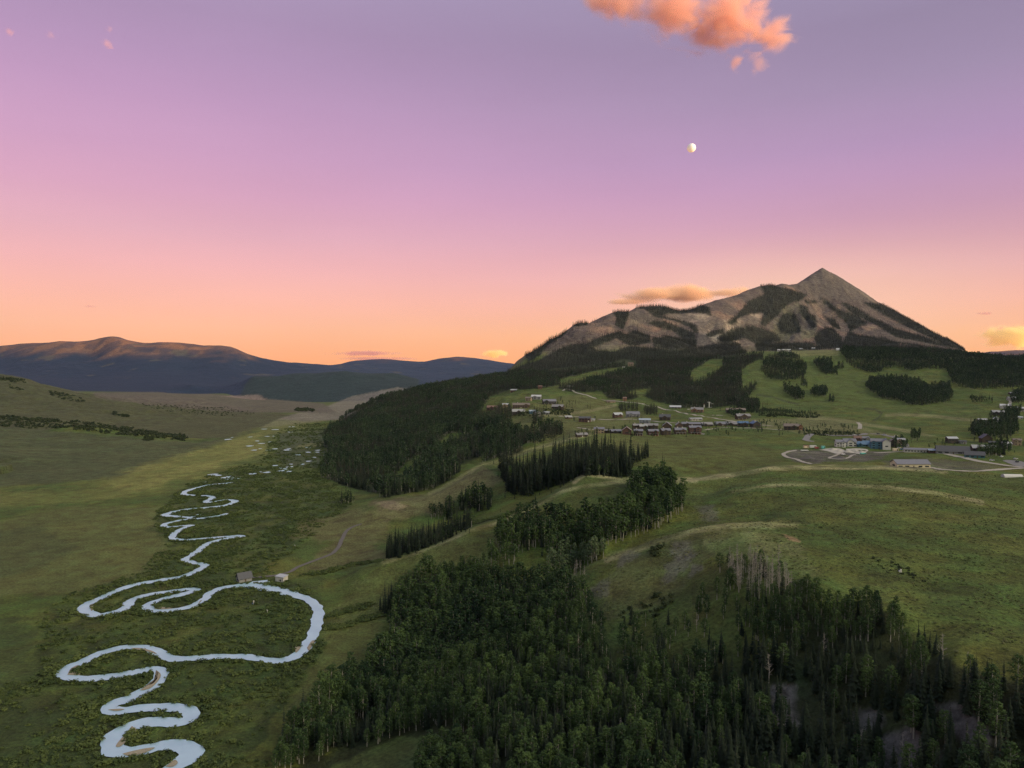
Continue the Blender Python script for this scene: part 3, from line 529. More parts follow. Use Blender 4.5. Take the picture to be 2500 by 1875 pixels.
# ------------------------------------------------------------------ trees
def leaf_mat(name, c0, c1, transl=.25, sat=.0):
    m, nt, b = new_mat(name); N = nt.nodes; L = nt.links
    oi = N.new('ShaderNodeObjectInfo'); ge = N.new('ShaderNodeNewGeometry')
    nz = N.new('ShaderNodeTexNoise'); nz.inputs['Scale'].default_value = .55; nz.inputs['Detail'].default_value = 3; L.new(ge.outputs['Position'], nz.inputs['Vector'])
    ad = N.new('ShaderNodeMath'); ad.operation = 'MULTIPLY_ADD'; L.new(nz.outputs['Fac'], ad.inputs[0]); ad.inputs[1].default_value = .9; ad.inputs[2].default_value = -.30
    n2 = N.new('ShaderNodeTexNoise'); n2.inputs['Scale'].default_value = .022; n2.inputs['Detail'].default_value = 3; L.new(oi.outputs['Location'], n2.inputs['Vector'])
    pm = N.new('ShaderNodeMath'); pm.operation = 'MULTIPLY_ADD'; L.new(n2.outputs['Fac'], pm.inputs[0]); pm.inputs[1].default_value = 1.8; pm.inputs[2].default_value = -.9; p2 = N.new('ShaderNodeMath'); p2.operation = 'ADD'; L.new(pm.outputs[0], p2.inputs[0]); L.new(ad.outputs[0], p2.inputs[1])
    a2 = N.new('ShaderNodeMath'); a2.operation = 'MULTIPLY_ADD'; L.new(oi.outputs['Random'], a2.inputs[0]); a2.inputs[1].default_value = .7; L.new(p2.outputs[0], a2.inputs[2]); a2.use_clamp = True
    mx = N.new('ShaderNodeMix'); mx.data_type = 'RGBA'; L.new(a2.outputs[0], mx.inputs[0]); mx.inputs[6].default_value = c0+(1,); mx.inputs[7].default_value = c1+(1,)
    L.new(mx.outputs[2], b.inputs['Base Color']); b.inputs['Roughness'].default_value = .8; b.inputs['Specular IOR Level'].default_value = .1
    if transl:
        tr = N.new('ShaderNodeBsdfTranslucent'); L.new(mx.outputs[2], tr.inputs[0])
        ms = N.new('ShaderNodeMixShader'); ms.inputs[0].default_value = transl
        L.new(b.outputs[0], ms.inputs[1]); L.new(tr.outputs[0], ms.inputs[2]); L.new(ms.outputs[0], nt.nodes['Material Output'].inputs[0])
    return m
M_ASPEN = leaf_mat('aspen_leaves', (.019,.040,.020), (.078,.122,.040))
M_DIMASP = leaf_mat('shaded_aspen_leaves', (.018,.038,.023), (.062,.098,.044))  # aspen leaves again, darkened and blued with the far slopes' shading
M_PALEASP = leaf_mat('pale_aspen_leaves', (.085,.125,.062), (.135,.175,.085))
M_SPRUCE = leaf_mat('spruce_needles', (.012,.021,.014), (.030,.041,.025), .1)
M_WILLOW = leaf_mat('willow_leaves', (.050,.076,.028), (.115,.145,.046))
M_SHRUB = leaf_mat('dark_shrub_leaves', (.026,.040,.020), (.055,.070,.030))
M_TUFT = leaf_mat('dry_tuft', (.060,.078,.028), (.135,.135,.062))
M_ABARK = plain('aspen_bark', (.27,.26,.23), scale=3, var=.35)
M_SBARK = plain('spruce_bark', (.085,.065,.05), scale=3, var=.3)
M_DEADW = plain('dead_wood', (.26,.235,.21), scale=2, var=.3)

class MB:
    def __init__(s): s.v = []; s.f = []; s.m = []
    def tube(s, pts, rads, n=5, mat=0):
        b = len(s.v); P = [Vector(p) for p in pts]
        for i, (p, r) in enumerate(zip(P, rads)):
            d = (P[min(i+1, len(P)-1)] - P[max(i-1, 0)]).normalized()
            x = d.cross(Vector((0, .13, 1)) if abs(d.z) < .9 else Vector((1, 0, 0))).normalized(); y = d.cross(x)
            for k in range(n):
                t = 2*math.pi*k/n; s.v.append(tuple(p + r*(math.cos(t)*x + math.sin(t)*y)))
        for i in range(len(P)-1):
            for k in range(n):
                s.f.append((b+i*n+k, b+i*n+(k+1) % n, b+(i+1)*n+(k+1) % n, b+(i+1)*n+k)); s.m.append(mat)
        return s
    def quad(s, a, b, c, d, mat=0):
        k = len(s.v); s.v += [tuple(a), tuple(b), tuple(c), tuple(d)]; s.f.append((k, k+1, k+2, k+3)); s.m.append(mat)
    def face(s, pts, mat=0):
        k = len(s.v); s.v += [tuple(p) for p in pts]; s.f.append(tuple(range(k, k+len(pts)))); s.m.append(mat)
    def box(s, x0, x1, y0, y1, z0, z1, mat=0):
        k = len(s.v); s.v += [(x, y, z) for z in (z0, z1) for y in (y0, y1) for x in (x0, x1)]
        for f in ((0,2,3,1), (4,5,7,6), (0,1,5,4), (2,6,7,3), (0,4,6,2), (1,3,7,5)): s.f.append(tuple(k+i for i in f)); s.m.append(mat)
    def add(s, o, mat=None):
        k = len(s.v); s.v += o.v; s.f += [tuple(i+k for i in f) for f in o.f]; s.m += o.m if mat is None else [mat]*len(o.m)
    def mesh(s, name, mats, smooth=False):
        me = bpy.data.meshes.new(name); me.from_pydata(s.v, [], s.f)
        for m in mats: me.materials.append(m)
        me.polygons.foreach_set('material_index', s.m)
        if smooth: me.polygons.foreach_set('use_smooth', [True]*len(s.f))
        me.update(); return me
    def build(s, name, mats, parent=None, smooth=False):
        o = bpy.data.objects.new(name, s.mesh(name, mats if isinstance(mats, (list, tuple)) else [mats], smooth)); COL.objects.link(o)
        if parent: o.parent = parent
        return o
def empty(name, loc, rz=0.0, scale=1.0):
    o = bpy.data.objects.new(name, None); COL.objects.link(o); o.location = loc; o.rotation_euler = (0, 0, rz); o.scale = (scale,)*3
    o.empty_display_size = .5; return o

def leaves(mb, rng, centre, rad, n, size, up=.5):
    for _ in range(n):
        d = Vector((rng.gauss(0, 1), rng.gauss(0, 1), rng.gauss(0, 1))).normalized()
        p = Vector(centre) + Vector((d.x*rad[0], d.y*rad[1], d.z*rad[2]))*rng.uniform(.55, 1.05)
        nn = (d + Vector((rng.gauss(0, .38), rng.gauss(0, .38), rng.gauss(0, .38) + up))).normalized()
        t = nn.cross(Vector((rng.gauss(0, 1), rng.gauss(0, 1), rng.gauss(0, 1)))).normalized(); w = nn.cross(t)
        a = size*rng.uniform(.6, 1.3); b = a*rng.uniform(.5, .9)
        mb.quad(p - t*a, p - w*b, p + t*a, p + w*b)
def aspen(seed, n=900, size=.017, h0=.26):      # unit height
    rng = random.Random(seed); cr, tr = MB(), MB()
    lean = (rng.uniform(-.02, .02), rng.uniform(-.02, .02))
    tr.tube([(0, 0, -.03), (lean[0]*.4, lean[1]*.4, .35), (lean[0], lean[1], .72), (lean[0]*1.2, lean[1]*1.2, .93)], [.0125, .0105, .006, .002], 5)
    nb = 30 if n > 500 else 13; R = rng.uniform(.115, .15)
    for i in range(nb):
        f = ((i + rng.random())/nb)**.85; z = h0 + (1 - h0)*f*.95
        w = R*math.sqrt(max(.0, 1 - ((f - .38)/.66)**2))*rng.uniform(.55, 1.1) if f > .38 else R*(.45 + .55*f/.38)*rng.uniform(.55, 1.1)
        t = i*2.4 + rng.uniform(-.5, .5); c = (w*.72*math.cos(t) + lean[0], w*.72*math.sin(t) + lean[1], z)
        if i % 3 == 0: tr.tube([(lean[0]*z, lean[1]*z, z - .07), c], [.004, .0015], 3)
        rr = R*rng.uniform(.34, .55)*(1.0 if f < .75 else .75); leaves(cr, rng, c, (rr, rr, rr*.85), n//nb, size)
    return cr, tr
def spruce(seed, whorls=24, nb=9, wid=.125, h0=.06):
    rng = random.Random(seed); cr, tr = MB(), MB()
    tr.tube([(0, 0, -.03), (0, 0, .5), (0, 0, .985)], [.013, .008, .0015], 5)
    for i in range(whorls):
        f = i/(whorls-1); z = h0 + (1 - h0)*f*.97; w = wid*((1 - f)**.8 + .06)*rng.uniform(.8, 1.15)
        if rng.random() < .08: continue
        off = rng.random()*6.28
        for k in range(nb):
            t = off + 6.283*k/nb + rng.uniform(-.25, .25); L_ = w*rng.uniform(.6, 1.15)
            if rng.random() < .1: continue
            c, s_ = math.cos(t), math.sin(t); hw = max(.011, L_*.33); dr = -L_*rng.uniform(.25, .6)
            a = Vector((0, 0, z + .016)); m1 = Vector((c*L_*.55 - s_*hw, s_*L_*.55 + c*hw, z + dr*.35)); m2 = Vector((c*L_*.55 + s_*hw, s_*L_*.55 - c*hw, z + dr*.35)); e = Vector((c*L_, s_*L_, z + dr))
            cr.face([a, m1, e]); cr.face([a, e, m2])
    return cr, tr
def dead(seed):
    rng = random.Random(seed); tr, br = MB(), MB()
    tr.tube([(0, 0, -.03), (rng.uniform(-.02, .02), 0, .5), (rng.uniform(-.03, .03), rng.uniform(-.03, .03), rng.uniform(.9, 1))], [.013, .008, .002], 5)
    for i in range(34):
        z = rng.uniform(.3, .95); t = rng.random()*6.28; l = (1.05 - z)*.24*rng.uniform(.5, 1)
        p = Vector((l*math.cos(t), l*math.sin(t), z + l*rng.uniform(.2, .9))); br.tube([(0, 0, z), p*0.6 + Vector((0, 0, z*.4)), p], [.0042, .003, .001], 3)
        for q in range(2):
            e = p + Vector((rng.gauss(0, .03), rng.gauss(0, .03), rng.uniform(0, .05))); br.tube([p*.7 + Vector((0, 0, z*.3)), e], [.002, .0008], 3)
    return br, tr
def bush(seed, n=70, size=.2):
    rng = random.Random(seed); b = MB()
    for i in range(6):
        c = (rng.uniform(-.5, .5), rng.uniform(-.5, .5), rng.uniform(.25, .6)); r = rng.uniform(.35, .55)
        leaves(b, rng, c, (r, r, r*.75), n//6, size, .9)
    return b
def tuft(seed):
    rng = random.Random(seed); b = MB(); leaves(b, rng, (0, 0, .25), (.5, .5, .35), 14, .32, 1.0); return b

PROTO = {}
def proto(key, items, mats):
    c = bpy.data.collections.new(key); k = []
    for i, mb in enumerate(items):
        nm = f'{key}_{i:02d}'; o = bpy.data.objects.new(nm, mb.mesh(nm, mats)); c.objects.link(o); k.append(o)
    PROTO[key] = (c, len(items))
def joined(p):
    m = MB(); m.add(p[0], 0); m.add(p[1], 1); return m
A_NEAR = [aspen(100+i) for i in range(7)]
S_NEAR = [spruce(200+i, 26, 10, [.10, .125, .14, .115, .13][i % 5]) for i in range(6)]
D_NEAR = [dead(300+i) for i in range(6)]
proto('aspen_near', [joined(a) for a in A_NEAR], [M_ASPEN, M_ABARK])
proto('aspen_mid', [joined(aspen(120+i, 330, .030, .36)) for i in range(6)], [M_ASPEN, M_ABARK])
proto('aspen_pale', [joined(aspen(150+i, 330, .030, .30)) for i in range(5)], [M_PALEASP, M_ABARK])
proto('aspen_far', [joined(aspen(130+i, 130, .05, .22)) for i in range(6)], [M_DIMASP, M_ABARK])
proto('spruce_near', [joined(a) for a in S_NEAR], [M_SPRUCE, M_SBARK])
proto('spruce_far', [joined(spruce(230+i, 11, 6, .15, .03)) for i in range(5)], [M_SPRUCE, M_SBARK])
proto('willow', [bush(400+i) for i in range(6)], [M_WILLOW])
proto('shrub', [bush(420+i, 54, .25) for i in range(5)], [M_SHRUB])
proto('tuft', [tuft(440+i) for i in range(6)], [M_TUFT])

_gn = {}
def gn_group(key):
    if key in _gn: return _gn[key]
    g = bpy.data.node_groups.new('scatter_'+key, 'GeometryNodeTree'); N = g.nodes; L = g.links
    g.interface.new_socket('Geometry', in_out='INPUT', socket_type='NodeSocketGeometry'); g.interface.new_socket('Geometry', in_out='OUTPUT', socket_type='NodeSocketGeometry')
    i = N.new('NodeGroupInput'); o = N.new('NodeGroupOutput'); ci = N.new('GeometryNodeCollectionInfo'); ci.inputs['Collection'].default_value = PROTO[key][0]
    ci.inputs['Separate Children'].default_value = True; ci.inputs['Reset Children'].default_value = True
    ip = N.new('GeometryNodeInstanceOnPoints'); ip.inputs['Pick Instance'].default_value = True
    def attr(nm, ty):
        a = N.new('GeometryNodeInputNamedAttribute'); a.data_type = ty; a.inputs['Name'].default_value = nm; return a.outputs['Attribute']
    L.new(i.outputs[0], ip.inputs['Points']); L.new(ci.outputs[0], ip.inputs['Instance']); L.new(attr('idx', 'INT'), ip.inputs['Instance Index'])
    e2r = N.new('FunctionNodeEulerToRotation'); L.new(attr('rot', 'FLOAT_VECTOR'), e2r.inputs[0]); L.new(e2r.outputs[0], ip.inputs['Rotation'])
    L.new(attr('scl', 'FLOAT_VECTOR'), ip.inputs['Scale']); L.new(ip.outputs[0], o.inputs[0])
    _gn[key] = g; return g
def scatter_obj(name, parts, kind='stuff', label=None, cat=None):
    """parts: {proto key: (n,5) x y z height width-factor}; one object, one modifier per key joined by its points"""
    keys = [k for k in parts if len(parts[k])]
    allv = np.concatenate([parts[k] for k in keys]); n = len(allv)
    me = bpy.data.meshes.new(name); me.vertices.add(n); me.vertices.foreach_set('co', allv[:, :3].astype(np.float32).ravel())
    rs = np.random.RandomState(len(allv))
    def at_(nm, ty, arr, f='value'):
        a = me.attributes.new(nm, ty, 'POINT'); a.data.foreach_set(f, arr.ravel())
    at_('scl', 'FLOAT_VECTOR', np.stack([allv[:,3]*allv[:,4], allv[:,3]*allv[:,4], allv[:,3]], 1).astype(np.float32), 'vector')
    at_('rot', 'FLOAT_VECTOR', np.stack([rs.normal(0, .02, n), rs.normal(0, .02, n), rs.uniform(0, 6.28, n)], 1).astype(np.float32), 'vector')
    # one collection with every prototype used here, so that one pick-instance node serves them all
    ck = '+'.join(keys)
    if ck not in PROTO:
        c = bpy.data.collections.new('kit'); tot = 0
        for k in keys:
            for o in PROTO[k][0].objects:
                q = o.copy(); q.name = f'kit{tot:03d}'; c.objects.link(q); tot += 1
        PROTO[ck] = (c, tot)
    order = sorted(o.name for o in PROTO[ck][0].objects); base = 0; idx = []
    for k in keys:
        idx.append(base + rs.randint(0, PROTO[k][1], len(parts[k]))); base += PROTO[k][1]
    at_('idx', 'INT', np.concatenate(idx).astype(np.int32))
    o = bpy.data.objects.new(name, me); COL.objects.link(o)
    md = o.modifiers.new('scatter', 'NODES'); md.node_group = gn_group(ck)
    tag(o, label, cat, None, kind); return o

RS = np.random.RandomState(11)
def sow(poly, y0, y1, sp, jit=4.0, clear=(), dens=None):
    """ground points whose foot lies in the picture polygon; sp = spacing in metres"""
    p = np.asarray(poly, float); a0 = float(at(p[:,0].min() - 10, 800)[0]); a1 = float(at(p[:,0].max() + 10, 800)[0])
    x0 = min(a0*y0, a0*y1); x1 = max(a1*y0, a1*y1)
    gx, gy = np.meshgrid(np.arange(x0, x1, sp), np.arange(y0, y1, sp))
    x = gx.ravel() + RS.uniform(-.48, .48, gx.size)*sp; y = gy.ravel() + RS.uniform(-.48, .48, gx.size)*sp
    k = (x/y > a0) & (x/y < a1); x = x[k]; y = y[k]; z = ground(x, y); u, v = proj(x, y, z)
    w = fbm(x/25, y/40, 3)*jit
    ok = inpoly(u + w, v + .5*w, poly)
    for c in clear: ok &= ~inpoly(u + w, v + .5*w, c)
    if dens is not None: ok &= RS.rand(len(x)) < dens(x, y)
    return np.stack([x[ok], y[ok], z[ok]], 1)
TREES = {'aspen': [], 'pale': [], 'spruce': []}          # rows x y z h wf
def stand(pts, conifer=.2, h_a=(12, 17), h_s=(13, 21), patch=60, pale=False):
    if len(pts) == 0: return
    n = fbm(pts[:,0]/patch + 3, pts[:,1]/patch, 2)*.6 + RS.normal(0, .22, len(pts))
    thr = np.quantile(n, 1 - conifer) if conifer > 0 else 9e9
    if conifer >= 1: thr = -9e9
    c = n >= thr
    for m, key, hh, wf in ((c, 'spruce', h_s, (.85, 1.25)), (~c, 'pale' if pale else 'aspen', h_a, (1.1, 1.6))):
        q = pts[m]
        if len(q): TREES[key].append(np.concatenate([q, RS.uniform(*hh, (len(q),1))*(1 + .20*RS.normal(0, 1, (len(q),1)) + .25*fbm(q[:,0]/14, q[:,1]/14, 2)[:,None]).clip(.4, 1.3), RS.uniform(*wf, (len(q),1))], 1))
FORE = [(590,1690),(600,1640),(660,1608),(705,1572),(760,1500),(800,1430),(838,1395),(838,1330),(870,1275),(930,1245),(1010,1235),(1100,1245),(1240,1262),(1275,1300),(1330,1345),(1420,1340),(1490,1270),(1530,1235),(1570,1215),(1690,1230),(1720,1295),(1850,1312),(1900,1305),(1960,1350),(2060,1450),(2150,1480),(2212,1490),(2330,1500),(2330,1850),(590,1850)]
FGAP = [[(560,1690),(690,1650),(725,1612),(800,1612),(850,1596),(912,1581),(985,1568),(1000,1590),(950,1625),(905,1660),(885,1850),(560,1850)], [(600,1640),(660,1607),(705,1573),(722,1600),(700,1630),(620,1665)],
        [(1690,1480),(1740,1470),(1780,1560),(1740,1610),(1690,1570)], [(1985,1520),(2065,1520),(2120,1600),(2095,1660),(2020,1600)], [(1905,1590),(1960,1570),(2005,1670),(1895,1700)], [(1845,1525),(1880,1520),(1905,1575),(1860,1585)], [(1340,1320),(1400,1300),(1480,1260),(1440,1330)]]
def wood_density(x, y):
    u, v = proj(x, y, ground(x, y))
    d = 1 - .42*sstep(u, 1180, 1330)*(1 - .85*sstep(v, 1420, 1540))
    d = d*(1 - .70*sstep(u, 1250, 1330)*(1 - sstep(u, 1560, 1600))*(1 - sstep(v, 1370, 1470)))
    d = np.where((u > 1540) & (u < 1720) & (v < 1285), .18, d)
    d = np.where((u > 1590) & (u < 1960) & (v > 1285) & (v < 1420), .95, d)
    return d*(.55 + .45*sstep(fbm(x/13, y/13, 3), -.5, .1))
fp = sow(FORE, 130, 470, 3.1, 7, FGAP[:1] + FGAP[2:], wood_density)
fu, fv = proj(fp[:,0], fp[:,1], fp[:,2])
# aspens on the valley side of the wood, spruces thickening to the right
right_ = np.clip((fu - 1050)/700, 0, 1)*.70 + .10 + .25*((fu > 1050) & (fu < 1230) & (fv > 1480))
right_ = np.where((fu > 1480) & (fu < 1950) & (fv < 1400), .10, right_)
isS = RS.rand(len(fp)) + .35*fbm(fp[:,0]/22, fp[:,1]/22, 2) < right_
pt = fp[~isS]; TREES['aspen'].append(np.concatenate([pt, (RS.uniform(7.5, 12.0, len(pt))*(1 - .22*sstep(pt[:,0]/pt[:,1], .1, .3)*(1 - sstep(proj(pt[:,0], pt[:,1], pt[:,2])[1], 1380, 1500)))*(1 + .22*fbm(pt[:,0]/18, pt[:,1]/18, 2)).clip(.55, 1.35))[:,None], RS.uniform(1.15, 1.8, (len(pt),1))], 1))
pt = fp[isS]; TREES['spruce'].append(np.concatenate([pt, ((RS.uniform(4.5, 10.5, len(pt)) + 3.2*sstep(proj(pt[:,0], pt[:,1], pt[:,2])[1], 1380, 1500))*(1 + .22*fbm(pt[:,0]/18+9, pt[:,1]/18, 2)).clip(.5, 1.35))[:,None], RS.uniform(1.0, 1.5, (len(pt),1))], 1))
stand(sow([(594,1640),(655,1608),(703,1573),(730,1540),(770,1480),(720,1520),(660,1575),(600,1615)], 250, 360, 4.0, 3), .05)
stand(sow([(815,1318),(838,1306),(850,1290),(866,1285),(845,1322),(820,1332)], 380, 470, 3.4, 1), 1., h_s=(9, 14))
# groves in the gullies beyond
stand(sow(ZA([(830,770),(900,835),(1000,845),(1100,815),(1180,800),(1220,890),(1330,840),(1600,795),(1760,745),(1950,665),(2110,560),(2140,480),(2060,430),(1950,400),(1800,420),(1740,500),(1600,600),(1400,640),(1250,610),(1050,650),(900,710)]), 400, 560, 4.0, 4), .12, (11, 15), (11, 15))
stand(sow(ZA([(1780,470),(1800,400),(1900,370),(2020,390),(2060,450),(1950,480)]), 450, 590, 3.6, 2), 0, (13, 17))
stand(sow(ZA([(1195,960),(1300,985),(1450,925),(1610,855),(1590,830),(1480,850),(1300,895),(1220,920)]), 360, 440, 3.6, 3), 0, (10, 13), pale=True)
stand(sow(ZA([(740,930),(900,930),(1015,905),(980,865),(800,880)]), 390, 470, 3.8, 3), 0, (10, 13))
stand(sow(ZA([(570,1000),(660,1015),(700,960),(620,960)]), 400, 500, 4, 2), .8, (8, 11), (9, 13))
stand(sow(ZA([(300,1010),(420,1010),(470,960),(380,950)]), 400, 520, 4, 2), .0, (10, 13))
stand(sow(ZA([(870,260),(900,330),(960,440),(1060,455),(1180,400),(1340,350),(1440,305),(1600,318),(1740,312),(1790,250),(1700,200),(1560,180),(1400,190),(1290,200),(1200,250),(1130,290),(1020,310),(940,250)]), 600, 860, 4.6, 7), .90, (9, 14), (15, 27))
stand(sow(ZA([(1780,235),(1910,180),(1890,160),(1760,185)]), 640, 800, 5, 2), 1., h_s=(11, 17))
stand(sow(ZA([(600,545),(700,550),(840,535),(850,490),(760,440),(640,460)]), 590, 740, 4.2, 6), .45, (11, 15), (12, 17))
stand(sow(ZA([(400,605),(560,615),(610,565),(560,540),(430,560)]), 590, 740, 4.2, 3), .2, (9, 12))
stand(sow(ZA([(108,875),(200,860),(350,800),(500,745),(620,690),(700,655),(705,620),(600,650),(450,720),(300,780),(140,800)]), 480, 660, 4.4, 6), .88, (8, 12), (9, 17))
for uv, k, h in (((1431,1021), 1, 20), ((1435,1023), 1, 17), ((1427,1024), 1, 11)):
    q = hit(*uv); TREES['spruce'].append(np.array([[q.x, q.y, q.z, h, .8]]))
# young trees straggling out from the edges of the gully woods
for p, y0, y1 in ((ZA([(850,250),(900,470),(1080,480),(1350,370),(1780,320),(1930,170),(1560,160),(1130,270)]), 590, 880), (ZA([(90,890),(520,760),(720,660),(700,600),(120,780)]), 470, 670), (ZA([(570,560),(870,550),(860,450),(620,440)]), 580, 750), (ZA([(820,800),(1000,870),(1330,860),(1780,760),(2140,570),(2150,460),(1600,560),(1250,590),(880,690)]), 390, 570)):
    stand(sow(p, y0, y1, 9, 16, (), lambda x, y: .5 + 0*x), .55, (3, 7), (3, 9))
# the wooded flank across the valley
fk = sow(FLANK, 690, 2750, 5.6, 6, FL_GAP, lambda x, y: .25 + .75*sstep(fbm(x/70 + 4, y/120, 4), -.62, -.30)); stand(fk[fk[:,1] < 1500], .42, (11, 16), (13, 18), 80); stand(fk[fk[:,1] >= 1500], .62, (11, 15), (12, 17), 120)
stand(sow([(728,1082),(760,1078),(768,1086),(735,1092)], 650, 800, 5, 2), .2, (7, 10))
# forests around the ski meadows
stand(sow(MID, 1550, 2850, 7.5, 4, MGAP), .78, (11, 14), (14, 20), 150)
stand(sow([(1642,800),(1660,818),(1692,824),(1735,818),(1745,795),(1722,768),(1690,762),(1655,775)], 1900, 2700, 7, 3), .6, (11, 14), (13, 18), 120)
stand(sow([(1690,835),(1720,842),(1738,862),(1720,865),(1695,850)], 1700, 2300, 7, 2), .3)
stand(sow([(1735,815),(1745,830),(1742,838),(1728,830)], 1700, 2400, 7, 2), .9)
for p, c in (([(1750,852),(1770,860),(1788,855),(1785,840),(1760,842)], .1), ([(1790,868),(1802,871),(1803,862),(1792,862)], .5), ([(1755,782),(1770,800),(1785,812),(1800,805),(1796,780),(1775,775)], .2), ([(1795,808),(1808,812),(1810,800),(1796,800)], .2), ([(1810,796),(1822,798),(1822,788),(1810,788)], .8), ([(1575,870),(1600,890),(1640,890),(1640,872),(1610,862)], .5), ([(1612,866),(1636,872),(1636,884),(1612,884)], .9)):
    stand(sow(p, 1450, 2600, 6.5, 1), c, (11, 15), (14, 19))
stand(sow([(1815,762),(1830,785),(1848,797),(1875,806),(1919,803),(1932,790),(1956,802),(1990,803),(2011,796),(2045,800),(2058,830),(2099,842),(2183,838),(2212,836),(2330,838),(2330,775),(2212,775),(2120,770),(2060,763),(1980,757),(1900,754),(1830,752)], 1750, 2750, 7.2, 4, [[(1905,800),(1935,790),(1965,803),(2008,797),(2005,812),(1930,812)]]), .35, (12, 16), (14, 18), 160)
stand(sow([(1870,838),(1901,860),(1945,867),(1963,875),(2000,876),(2051,868),(2058,855),(2048,832),(2005,838),(1985,826),(1945,818),(1880,820)], 1550, 2300, 6.8, 3), .2, (12, 16))
stand(sow([(2090,858),(2143,862),(2143,870),(2100,870)], 1450, 2000, 7, 2), .1, (5, 8))
stand(sow([(2090,938),(2115,948),(2150,950),(2185,946),(2200,935),(2195,912),(2212,880),(2212,840),(2185,852),(2180,880),(2160,905),(2140,905),(2120,915),(2100,925)], 950, 1900, 6.6, 2, [[(2118,908),(2160,906),(2165,918),(2118,920)],[(2168,870),(2212,872),(2212,888),(2168,886)]]), .15, (9, 13))
stand(sow([(2110,985),(2130,990),(2170,985),(2185,975),(2175,960),(2150,965)], 730, 950, 5.5, 2), .15, (7, 11))
stand(sow([(1930,968),(1955,972),(1965,960),(1945,950),(1925,955)], 780, 950, 5, 1), .0, (5, 8)); stand(sow([(1965,948),(1985,952),(1990,940),(1970,935)], 850, 1150, 5, 1), .0, (6, 9))
# spruces among the houses
stand(sow([(1066,884),(1104,884),(1106,908),(1070,906)], 1150, 1500, 6, 1), .9, (9, 12), (14, 19))
stand(sow([(1150,896),(1174,896),(1174,914),(1152,916)], 1050, 1400, 5.5, 1), .95, h_s=(14, 19))
stand(sow([(1150,948),(1215,930),(1218,938),(1180,952),(1152,962)], 880, 1150, 5.5, 1), .9, h_s=(13, 18))
stand(sow([(1336,878),(1380,872),(1378,892),(1340,890)], 1250, 1600, 7.5, 1), 1., h_s=(13, 18)); stand(sow([(1390,880),(1420,884),(1420,898),(1392,895)], 1200, 1550, 6.5, 1), 1., h_s=(12, 17))
for u, v, h in ((1270,882,15),(1275,882,13),(1243,873,14),(1257,861,13),(1378,908,15),(1386,907,11),(1360,913,9),(1350,917,6),(1654,885,15),(1676,891,14),(1686,893,13),(1696,893,18),(1728,891,15),(1556,887,14),(1538,895,6),(1430,898,8)):
    q = hit(u, v); TREES['spruce'].append(np.array([[q.x, q.y, q.z, h, 1.15]]))
stand(sow([(1592,893),(1700,897),(1768,900),(1760,895),(1700,889),(1600,884)], 1200, 1600, 6, 1), .05, (4, 7)); stand(sow([(1572,895),(1600,906),(1598,892),(1580,888)], 1200, 1600, 5, 1), .0, (8, 11))
for u in list(np.linspace(1745, 1852, 17)) + [1735, 1742]:
    q = hit(u + RS.uniform(-2, 2), 938 + RS.uniform(-3, 5) if u > 1744 else 934); TREES['aspen'].append(np.array([[q.x, q.y, q.z, RS.uniform(5, 8), 1.9]]))
for u, v in ((1243,941),(1250,944),(1268,938),(1290,936),(1315,935),(1345,934),(1369,936),(1396,937),(1399,934),(1425,937),(1429,934),(1456,936),(1459,933),(1487,935),(1520,921),(1546,920),(1572,920),(1595,920),(1618,920),(1645,918),(1650,917),(1656,918),(1100,905),(1130,897),(1090,893),(1142,897),(1180,886),(1210,884),(1216,888),(1255,908),(1240,911),(1285,908)):
    q = hit(u, v); TREES['aspen'].append(np.array([[q.x, q.y, q.z, RS.uniform(6, 9.5), 1.7]]))
stand(sow([(1040,880),(1240,862),(1250,900),(1180,905),(1060,900)], 1150, 1700, 13, 1, (), lambda x, y: .35 + 0*x), .25, (4, 8), (8, 13))
stand(sow([(1245,930),(1500,918),(1660,912),(1860,925),(1860,940),(1500,945),(1250,948)], 900, 1250, 11, 1, (), lambda x, y: .30 + 0*x), .15, (4, 7), (7, 12))
stand(sow([(1800,955),(2212,950),(2212,985),(1900,962),(1810,964)], 750, 1000, 12, 1, (), lambda x, y: .28 + 0*x), .1, (4, 7), (7, 11))
# timber on the high mountain
for i, p in enumerate(MNT):
    stand(sow(p, 2620, 5100, 7.6, 4, (), lambda x, y: .75 + .25*sstep(fbm(x/90, y/130, 3), -.5, .2)), 1., h_s=(11, 18))
stand(sow(Z4([(250,980),(700,680),(900,600),(1250,500),(1700,600),(1850,850),(900,900)]), 2620, 4200, 16, 5, (), lambda x, y: .25 + .5*(fbm(x/70, y/110, 3) > .05)), 1., h_s=(9, 14))
stand(sow(Z5([(900,250),(1200,370),(1500,540),(1800,700),(1200,640),(700,500)]), 3300, 5100, 20, 5, (), lambda x, y: .2 + .4*(fbm(x/70, y/110, 3) > .1)), 1., h_s=(9, 13))
# timber on the hill before the far range is one dark mass of crowns
0 and stand(sow([(515,885),(640,890),(740,866),(790,848),(900,836),(905,812),(850,806),(740,801),(640,806),(547,814),(530,840)], 4300, 5900, 11, 4), .5, (13, 18), (15, 20), 300)

